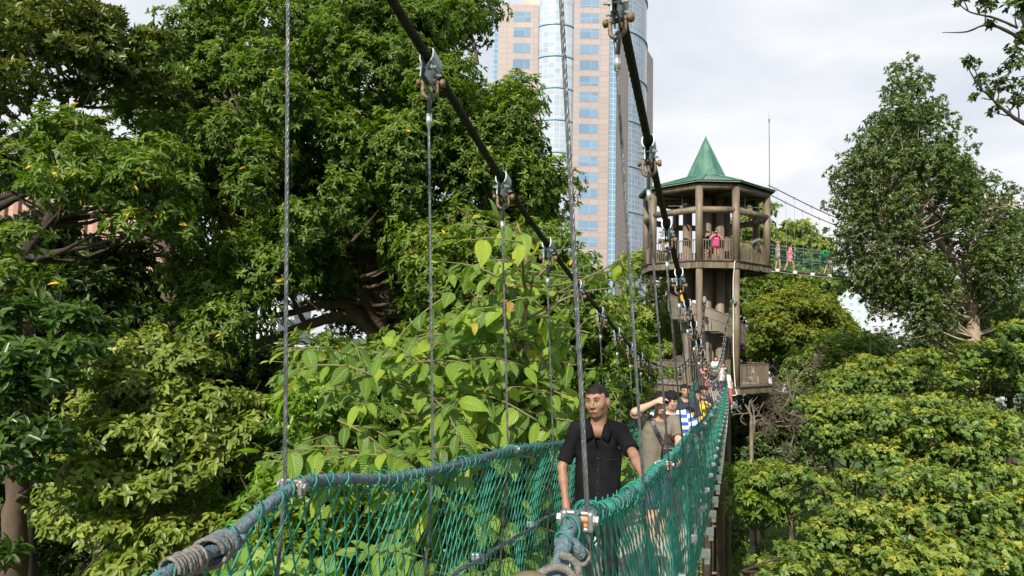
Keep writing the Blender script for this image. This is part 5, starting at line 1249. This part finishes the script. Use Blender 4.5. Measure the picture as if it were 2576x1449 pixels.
        rr_ = min(res, .008) if not detail else .005; X_, Y_, Z_ = grid_for(hr, rr_); F = sdf_eval(hr, X_, Y_, Z_); gx_, gy_, gz_ = X_[:, None, None], Y_[None, :, None], Z_[None, None, :]
        F = F + ((.0006 if hairstyle == 'buzz' else .0035) * np.sin(gx_ * 130 + 3 * np.sin(gz_ * 60)) * np.sin(gy_ * 120 + gz_ * 90)).astype(np.float32)
        q0, q1, q2 = gx_ - hc[0], gy_ - hc[1], gz_ - hc[2]; lx = q0 * Rm[0, 0] + q1 * Rm[1, 0] + q2 * Rm[2, 0]; ly = q0 * Rm[0, 1] + q1 * Rm[1, 1] + q2 * Rm[2, 1]; lz = q0 * Rm[0, 2] + q1 * Rm[1, 2] + q2 * Rm[2, 2]
        fr = {'buzz': .054, 'short': .056, 'mop': .034, 'curly': .040, 'long': .060}[hairstyle]; fr = fr + .004 * np.sin(lx * 150)
        F = np.maximum(F, np.minimum(ly - .040 + .35 * np.maximum(np.abs(lx) - .05, 0), fr - lz + .6 * np.maximum(np.abs(lx) - .055, 0)))      # forehead
        F = np.maximum(F, np.minimum(ly - .012, .012 - lz))                                        # cheeks
        if hairstyle != 'long': F = np.maximum(F, np.minimum(ly + .022, -.028 - lz)); F = np.maximum(F, -.062 - lz)
        if hairstyle != 'long': F = np.maximum(F, .018 - np.sqrt((np.abs(lx) - .092)**2 + (ly + .012)**2 + (lz + .012)**2 * .5) )   # round the ear
        V, Q = surface_nets(F.astype(np.float32), X_, Y_, Z_); mk('hair', xf(V), Q.astype(np.int32), hair, t, smooth=True)
    # top
    if top == 'scarf':
        smesh('headscarf', [E(hp(0, -.012, .02), (.098, .112, .118), .02), Cp(hp(0, 0, -.10), ln((0, .02, 1.33)), .095, .125, .04), E(hp(0, .12, -.01), (.055, .055, .075), .02, '-')], res, 'scarf_pink', t, xf, wrinkle=.003); top = 'tee'
    cl = []
    bt = b * (1 + .18 * chub); fl = .012
    cl += [Cp(ln((-.075 * bt, 0, hem + .02)), ln((-.088 * bt, 0, 1.31)), (.105 + fl) * bt, (.098 + fl) * bt, .06), Cp(ln((.075 * bt, 0, hem + .02)), ln((.088 * bt, 0, 1.31)), (.105 + fl) * bt, (.098 + fl) * bt, .06),
           Cp(SH[-1] * .9 + nb * .1, SH[1] * .9 + nb * .1, .066, .066, .04), Cp(nb + [0, 0, .02], SH[1] * .85 + nb * .15, .060, .056, .04), Cp(nb + [0, 0, .02], SH[-1] * .85 + nb * .15, .060, .056, .04)]
    if chub: cl.append(E(ln((0, .04, 1.08)), (.19, .165, .22), .06))
    if female: cl += [E(ln((.075, .085, 1.26)), (.06, .05, .06), .03), E(ln((-.075, .085, 1.26)), (.06, .05, .06), .03)]
    for q in (-1, 1):
        S_, el, wr = arms[q]; ee = S_ + (el - S_) * min(1, sleeve / .55) if sleeve <= .56 else el
        slv = []
        if sleeve > 0: slv.append(Cp(S_, ee, .064 * bt, (.068 if sleeve < .9 else .054) * bt, .03)); cl.append(Cp(S_, S_ + (ee - S_) * .12, .062 * bt, .062 * bt, .03))
        if sleeve > .9: slv.append(Cp(el, wr, .052 * bt, .040 * bt, .02))
        if 0 < sleeve <= .9:
            d = nrm(ee - S_); # flat sleeve end
            cl.append(('cut', d, ee, slv))
        elif slv: cl += slv
    base = [c for c in cl if not isinstance(c, tuple)]; cuts = [c for c in cl if isinstance(c, tuple)]
    base.append({'p': (0, 0, 1), 'o': hem, 'k': .006, 'op': '-'}); base[-1] = {'p': (0, 0, 1), 'o': hem, 'k': .004, 'op': '-'}
    X_, Y_, Z_ = grid_for(base + [p_ for c_ in cuts for p_ in c_[3]], res * (.9 if detail else 1))
    pos_ = [p for p in base if p['op'] == '+']; F = sdf_eval(pos_, X_, Y_, Z_)
    gx_, gy_, gz_ = X_[:, None, None], Y_[None, :, None], Z_[None, None, :]
    w = np.sin(gx_ * 19 + gz_ * 31 + 2 * np.sin(gz_ * 11 + gy_ * 9 + facing)) * np.sin(gz_ * 15 - gx_ * 24 + gy_ * 12) + .6 * np.sin(gx_ * 47 + gz_ * 15 + gy_ * 31)
    F = F + (.0035 * w).astype(np.float32)
    F = np.maximum(F, (hem + .012 * np.cos(gx_ * 16) + .008 * np.sin(gx_ * 33 + gy_ * 20)) - gz_)                                   # hem
    for _, d, e, slv in cuts:
        pl = (gx_ - e[0]) * d[0] + (gy_ - e[1]) * d[1] + (gz_ - e[2]) * d[2]
        F2 = np.maximum(sdf_eval(slv, X_, Y_, Z_) + (.0025 * w).astype(np.float32), pl); h_ = np.maximum(.025 - np.abs(F - F2), 0) / .025; F = np.minimum(F, F2) - h_ * h_ * .025 * .25
    ncut = .078 if top != 'shirt' else .063
    d_ = np.sqrt((gx_ - nb[0])**2 + ((gy_ - nb[1] - .02) * .85)**2 + ((gz_ - nb[2] - .055) * .9)**2) - ncut; F = np.maximum(F, -d_)
    if top == 'shirt':   # open collar V
        vz = 1.30; F = np.where(gy_ > 0, np.maximum(F, -np.maximum(np.abs(gx_ + .0) * 4.2 - (gz_ - vz), vz - gz_ + 0 * gy_) ), F)
    V, Q = surface_nets(F.astype(np.float32), X_, Y_, Z_)
    sat = {'str': (1.40 - V[:, 2] + .25 * np.abs(V[:, 0]) * (np.abs(V[:, 0]) > .2)) / .098 + 0.1} if topm == 'cloth_stripes' else None
    shirt = mk('shirt', xf(V), Q.astype(np.int32), topm, t, smooth=True, attrs=sat)
    # lower clothes
    lo_ = [Cp((-.05, 0, .90), (.05, 0, .90), .118 * b, .118 * b, .04)]
    for q in (-1, 1):
        h_, k_, a_ = legs[q]
        if lower == 'long': lo_ += [Cp(h_, k_, .098 * b, .068 * b, .03), Cp(k_, a_ + [0, 0, .0], .066 * b, .055, .02)]
        elif lower == 'shorts': lo_ += [Cp(h_, k_ + [0, 0, .02], .102 * b, .085 * b, .03)]
        elif lower == 'mini': lo_ += [Cp(h_, h_ + (k_ - h_) * .3, .102 * b, .1 * b, .03)]
    if lower != 'dress': smesh('trousers' if lower == 'long' else 'shorts', lo_, res, bottomm, shirt.parent, xf, wrinkle=.003)
    else: smesh('skirt', [Cp((0, 0, .98), (0, 0, .62), .13, .20, .05), {'p': (0, 0, 1), 'o': .5, 'k': .01, 'op': '-'}][:1], res, bottomm, t, xf, wrinkle=.004)
    for q in (-1, 1):
        h_, k_, a_ = legs[q]; smesh('shoe', [Cp(a_ + [0, -.04, -.052], a_ + [0, .13, -.062], .040, .034, .02)], max(res * .8, .008), shoe, t, xf)
    return dict(t=t, hp=lambda x, y, z: xf(np.array(hp(x, y, z))[None])[0], xf=xf, arms=arms, s=s, Rm=R @ Rm, ln=ln, nb=nb, shirt=shirt, R=R, head=hc)

def face_bits(P_, beard=False, brow=True):
    t = P_['t']; hp = P_['hp']; s = P_['s']; Rm = P_['Rm']
    mb = MB()
    for q in (-1, 1):
        mb.tube([hp(q * .014, .0955, .027), hp(q * .032, .096, .034), hp(q * .052, .082, .028)], np.array([.0045, .005, .002]) * s, 6)
    if brow: mb.build('eyebrow', 'hair_black', t, smooth=True)
    for q in (-1, 1):
        e = MB(); e.tube([hp(q * .020, .0885, .007), hp(q * .031, .0915, .008), hp(q * .043, .0865, .007)], np.array([.002, .0045, .002]) * s, 8); eo = e.build('eye', 'eye_white', t, smooth=True)
        e = MB(); c = hp(q * .031, .0945, .008); e.tube([c - Rm @ np.array([0, .003, 0]), c + Rm @ np.array([0, .0022, 0])], [.0048 * s, .0036 * s], 10); e.build('iris', 'eye_dark', eo, smooth=True)
        e = MB(); e.tube([hp(q * .018, .0925, .0125), hp(q * .031, .0965, .015), hp(q * .046, .0885, .0115)], .0019 * s, 5); e.build('lash', 'hair_black', eo)
    m_ = MB(); m_.tube([hp(-.023, .0865, -.0715), hp(-.008, .0950, -.0640), hp(.008, .0950, -.0640), hp(.023, .0865, -.0715)], np.array([.002, .0042, .0042, .002]) * s, 6); m_.tube([hp(-.018, .0865, -.0725), hp(0, .0935, -.0710), hp(.018, .0865, -.0725)], np.array([.0015, .0045, .0015]) * s, 6)
    m_.build('lips', 'lips', t, smooth=True)
    if beard:
        m_ = MB(); m_.tube([hp(-.025, .0875, -.0730), hp(-.010, .0985, -.0680), hp(.010, .0985, -.0680), hp(.025, .0875, -.0730)], .0014 * s, 5); m_.build('mouth_line', 'eye_dark', t)
        m_ = MB(); m_.tube([hp(-.028, .084, -.058), hp(-.012, .0945, -.047), hp(.012, .0945, -.047), hp(.028, .084, -.058)], np.array([.0015, .0026, .0026, .0015]) * s, 6)
        m_.tube([hp(-.014, .080, -.100), hp(0, .083, -.098), hp(.014, .080, -.100)], np.array([.003, .006, .003]) * s, 6); m_.build('beard', 'beard', t, smooth=True)

def decal(P_, name, m, cx_, cz_, w, h, y0=.12, parent=None):
    """thin cloth patch laid on the chest"""
    xs_ = np.linspace(cx_ - w / 2, cx_ + w / 2, 7); zs_ = np.linspace(cz_ - h / 2, cz_ + h / 2, 7); xf = P_['xf']
    dg = bpy.context.evaluated_depsgraph_get(); so_ = P_['shirt']; dg.update(); v = []
    R = P_['R']; ml = so_.matrix_world
    bv = BV(P_['shirt'])
    for z in zs_:
        for x in xs_:
            o_ = Vector(xf(P_['ln']((x, .5, z))[None])[0]); d_ = Vector(R @ np.array([0, -1., 0])); hit = bv.ray_cast(o_, d_)
            v.append(np.array(hit[0]) - np.array(d_) * .004 if hit[0] is not None else np.array(o_ + d_ * .38))
    f = [(r_ * 7 + c_, r_ * 7 + c_ + 1, (r_ + 1) * 7 + c_ + 1, (r_ + 1) * 7 + c_) for r_ in range(6) for c_ in range(6)]
    return mk(name, v, f, m, parent or P_['t'], smooth=True)
from mathutils.bvhtree import BVHTree
def BV(o):
    off = wloc(o); me = o.data; return BVHTree.FromPolygons([tuple(v.co + off) for v in me.vertices], [tuple(p.vertices) for p in me.polygons])

# the man in black
yM = 5.0; fx, fz_ = .645, -2.115
M = person('man in a black short-sleeved shirt with open collar walking towards us between the nets', (fx, yM, fz_), rad(180 - 12), 1.765, 'skin_tan', 'shirt', 'cloth_black', 'trouser_black', hairstyle='buzz',
           rw=at(1424, 1268, 4.85), lw=at(1622, 1206, 4.45), rh=(1, -.25, 0), lh=(-1, -.5, .2), head_turn=rad(-18), head_tilt=(.10, 0.), res=.0062, zf=(1.50, 1.80, .0042), sleeve=.47, detail=True, stride=.06, curl=(.55, .75), hem=.84, build=.84)
face_bits(M, beard=True)
def onshirt(bv, x, z):
    o_ = Vector(M['xf'](np.array([[x, .5, z]]))[0]); d_ = Vector(M['R'] @ np.array([0, -1., 0])); h = bv.ray_cast(o_, d_); return (np.array(h[0]), d_) if h[0] is not None else (None, None)
bv = BV(M['shirt'])
for z in (1.245, 1.165, 1.085, 1.005, .925):
    p_, d_ = onshirt(bv, -.004, z)
    if p_ is not None: q = MB(); q.cyl(p_, p_ - np.array(d_) * .003, .0065, 12); q.build('button', 'button', M['shirt'], smooth=True)
for sg in (-1, 1):      # collar leaves
    nbx = M['nb']; loc = lambda a: M['xf'](np.array([a]))[0]
    st_ = [(sg * .050, -.065, 1.515), (sg * .068, -.01, 1.520), (sg * .056, .055, 1.485), (sg * .028, .098, 1.405)]; out_ = [(sg * .075, -.085, 1.475), (sg * .100, -.01, 1.485), (sg * .105, .066, 1.440), (sg * .075, .118, 1.370)]
    v = [loc(q) for q in st_ + out_]; o = mk('collar', v, [(i, i + 1, i + 5, i + 4) for i in range(3)], 'cloth_black', M['shirt'], smooth=True); md = o.modifiers.new('s', 'SOLIDIFY'); md.thickness = .004
q = MB(); pp = [onshirt(bv, -.012, z)[0] for z in np.linspace(.90, 1.255, 14)]; q.tube([p for p in pp if p is not None], .0016, 4); pp = [onshirt(bv, x, 1.245)[0] for x in np.linspace(-.15, -.055, 8)]; q.tube(pp, .0016, 4)
for x in (-.15, -.055): q.tube([onshirt(bv, x, z)[0] for z in np.linspace(1.12, 1.245, 6)], .0012, 4)
q.build('placket', 'button', M['shirt'])

# man in the olive tee, hand to his brow, and his bag
def on_deck(px, D, dx=0.): p = at(px, 1000, D); return (p[0] + dx, D, float(zdk(D)) + .02)
hy = 7.9; G_ = person('young man with wavy black hair in an olive-brown tee shading his eyes with one hand', (1.70, hy, at(1662, 989, hy)[2] - 1.72), rad(184), 1.72, 'skin_light', 'tee', 'cloth_olive', 'shorts_navy', hairstyle='curly',
       rw=at(1648, 1012, 7.65), rh=(1.0, .2, -.25), lw=at(1712, 1160, 7.4), lh=(-1, -.4, 0), head_tilt=(0, .32), head_turn=rad(-4), res=.009, lower='shorts', sleeve=.5, curl=(.4, .6), build=1.05, hem=.80, lean=.05)
decal(G_, 'chest_pocket', 'leather_brown', -.085, 1.235, .10, .12, parent=G_['shirt'])
lc = lambda a: G_['xf'](G_['ln'](a)[None])[0]
bag = thing('shoulder_bag', 'black crossbody bag hanging at the front of the man in the olive tee', 'bag', tuple(lc((-.1, .2, 1.05))))
q = MB(); q.box(lc((-.10, .205, 1.10)), (.24, .07, .18), Matrix.Rotation(rad(8), 3, 'Y'), .025); q.build('pouch', 'bag_black', bag, smooth=True)
q = MB(); q.box(lc((-.10, .245, 1.155)), (.21, .012, .012)); q.build('zip', 'galv_dark', bag)
q = MB(); sp_ = smooth_path([lc(a) for a in [(.14, -.02, 1.505), (.115, .10, 1.45), (.07, .155, 1.34), (.02, .165, 1.25), (-.03, .19, 1.17)]], 12)
for a, b_ in zip(sp_[:-1], sp_[1:]): q.beam(a, b_, .045, .006, up=(0, -1, .01))
q.build('strap', 'bag_black', bag)

# boy in the striped tee, glasses
hy = 9.0; S_ = person('stocky young man with a fringe and round glasses in a blue and white striped tee', (2.10, hy, at(1705, 987, hy)[2] - 1.66), rad(187), 1.66, 'skin_light', 'tee', 'cloth_stripes', 'shorts_navy', hairstyle='mop',
       lw=at(1735, 1115, 8.7), lh=(-1, -.2, 0), rw=at(1700, 1135, 8.7), rh=(1, -.2, 0), head_turn=rad(-12), head_tilt=(0, .1), res=.010, lower='shorts', sleeve=.56, chub=1., build=1.12, hem=.82)
face_bits(S_)
g_ = MB()
for q_ in (-1, 1):
    g_.tube([S_['hp'](q_ * .034 + .024 * math.cos(a), .108, .004 + .021 * math.sin(a)) for a in np.linspace(0, 2 * math.pi, 14)], .0016, 4, cap=False)
    g_.tube([S_['hp'](q_ * .058, .105, .008), S_['hp'](q_ * .082, .0, .006)], .0014, 4)
g_.tube([S_['hp'](-.010, .11, .008), S_['hp'](.010, .11, .008)], .0014, 4); g_.build('glasses', 'rusty', S_['t'])
# child peering behind him
c_ = at(1733, 1026, 10.6); person('small child in a blue top whose dark hair shows behind the striped tee', (c_[0], 10.6, c_[2] - 1.22), rad(190), 1.22, 'skin_light', 'tee', 'cloth_cyan', 'shorts_navy', hairstyle='mop', res=.012, lower='shorts')

hy = 11.8; c_ = at(1723, 968, hy); D_ = person('grinning boy in a dark navy tee with a yellow paw-like print', (c_[0], hy, c_[2] - 1.62), rad(186), 1.62, 'skin_mid', 'tee', 'cloth_navy', 'shorts_navy', hairstyle='short', res=.011, lower='shorts', head_turn=rad(-10), build=1.05, lw=at(1764, 1090, 11.7), lh=(-1, 0, 0))
face_bits(D_)
dp = decal(D_, 'chest_print', 'print_yellow', -.085, 1.24, .085, .05, parent=D_['shirt'])
for k in range(3): decal(D_, 'chest_print', 'print_yellow', -.115 + .03 * k, 1.285, .018, .022, parent=D_['shirt'])
for k in range(4): decal(D_, 'chest_print', 'print_yellow', -.125 + .026 * k, 1.20, .014, .014, parent=D_['shirt'])
hy = 14.2; c_ = at(1756, 983, hy); Y_ = person('smiling boy in a bright yellow tee and denim shorts with a hand at his chest', (c_[0], hy, c_[2] - 1.46), rad(184), 1.46, 'skin_mid', 'tee', 'cloth_yellow', 'denim', hairstyle='short', res=.011, lower='shorts', rw=at(1757, 1070, 14), lw=at(1776, 1016, 13.9), lh=(-1, -.2, -.5))
face_bits(Y_)
decal(Y_, 'chest_print', 'rusty', .03, 1.2, .10, .06, parent=Y_['shirt'])
hy = 15.4; c_ = at(1769, 972, hy); person('boy in a navy tee and turquoise shorts behind the boy in yellow', (c_[0], hy, c_[2] - 1.5), rad(184), 1.5, 'skin_mid', 'tee', 'cloth_navy', 'cloth_cyan', hairstyle='mop', res=.012, lower='shorts')
hy = 29.6; c_ = at(1771, 915, hy); person('woman in a pink headscarf and long rose-red top at the tower end of the bridge', (c_[0], hy, c_[2] - 1.5), rad(150), 1.5, 'skin_mid', 'scarf', 'cloth_pinkred', 'cloth_grey', hairstyle=None, res=.014, sleeve=1., hem=.62, female=True, lw=at(1778, 945, 29.3), rw=at(1771, 948, 29.3))
hy = 32.2; c_ = at(1801, 897, hy); w_ = person('long-haired woman in a white tee with a green print where the bridge meets the tower', (c_[0], hy, c_[2] - 1.6), rad(140), 1.6, 'skin_light', 'tee', 'cloth_white', 'shorts_navy', hairstyle='long', res=.014, female=True, head_turn=rad(30), rw=at(1790, 937, 32))
decal(w_, 'chest_print', 'print_green', -.02, 1.22, .16, .14, parent=w_['shirt'])
hy = 31.2; c_ = at(1818, 912, hy); person('person in a pale spotted top half hidden by the hangers near the tower', (c_[0], hy, c_[2] - 1.55), rad(200), 1.55, 'skin_light', 'tee', 'cloth_white', 'cloth_navy', res=.014, female=True)
hy = 28.0; c_ = at(1833, 930, hy); person('person in a white shirt leaning at the right net near the tower', (c_[0], hy, c_[2] - 1.4), rad(120), 1.4, 'skin_light', 'tee', 'cloth_white', 'cloth_pinkred', res=.014, lean=.3)
# on the upper deck
c_ = at(1801, 577, 34.5); w_ = person('woman in a magenta tee and shorts taking a photo from the upper deck', (c_[0], 34.5, ZU), rad(180), 1.64, 'skin_light', 'tee', 'cloth_magenta', 'cloth_magenta', res=.013, lower='mini', female=True, rw=at(1795, 592, 34.3), lw=at(1810, 593, 34.3), rh=(1, 0, -1), lh=(-1, 0, -1), hem=.86)
q = MB(); q.box(at(1802, 585, 34.28), (.14, .06, .09), bev=.01); q.cyl(at(1802, 585, 34.25), at(1802, 585, 34.18), .035, 12)
tag(q.build('camera', 'camera_black'), 'small black camera held to the face of the woman in magenta', 'camera')
decal(w_, 'chest_print', 'cloth_white', 0, 1.24, .16, .035, parent=w_['shirt'])
c_ = at(1777, 583, 34.75); person('person in black leaning on a hand at the upper deck railing beside the left post', (c_[0], 34.75, ZU), rad(200), 1.6, 'skin_light', 'tee', 'cloth_black', 'trouser_black', res=.013, lower='mini', female=True, lw=at(1782, 590, 34.45), rw=at(1772, 602, 34.4), head_tilt=(0, .25), hairstyle='mop')
# on the stair
person('person in an orange-yellow top on the spiral stair behind the left post', (8.95, 35.75, 1.2), rad(100), 1.6, 'skin_mid', 'tee', 'cloth_orange', 'trouser_black', res=.014)
# on the far bridge
c_ = at(1946, 600, 36.9); person('red-haired person in a pale sleeveless dress just stepping off the upper deck', (14.45, 36.98, 3.82), rad(-95), 1.6, 'skin_light', 'tee', 'cloth_grey', 'cloth_grey', hair='hair_red', hairstyle='mop', res=.014, lower='mini', sleeve=.12, female=True, hem=.72)
c_ = at(1984, 605, 37.2); person('woman in a pink patterned dress striding along the far bridge', (c_[0], 37.1, 3.74), rad(-88), 1.6, 'skin_light', 'tee', 'cloth_pink', 'cloth_pink', hairstyle='long', res=.014, lower='mini', stride=.26, sleeve=.35, female=True, hem=.62, shoe='shoe_white', lw=at(1997, 640, 37), head_tilt=(0, .2))
c_ = at(2084, 640, 37.6); person('figure in dark clothes on the far bridge at the edge of the conical tree', (c_[0], 37.6, 3.62), rad(-80), 1.5, 'skin_light', 'tee', 'cloth_grey', 'shorts_navy', hairstyle='short', res=.014, lower='mini', stride=.26)
gp_ = thing('green_pompom', 'bright green leafy bunch held up above the far bridge beside the conical tree', 'decoration', tuple(at(2078, 636, 37.3)))
n = 260; dd = nrm(rng.normal(size=(n, 3))); C0 = at(2077, 637, 37.3) + dd * .12 * rng.uniform(.3, 1, n)[:, None]
leaves_mesh('tinsel', C0, dd, nrm(rng.normal(size=(n, 3))), np.full(n, .11), np.full(n, .04), rng.uniform(0, 1, n), 'green_tinsel', gp_, 'lance')
q = MB(); q.cyl(at(2077, 640, 37.3), at(2086, 690, 37.4), .01, 5); q.build('stick', 'twig_grey', gp_)
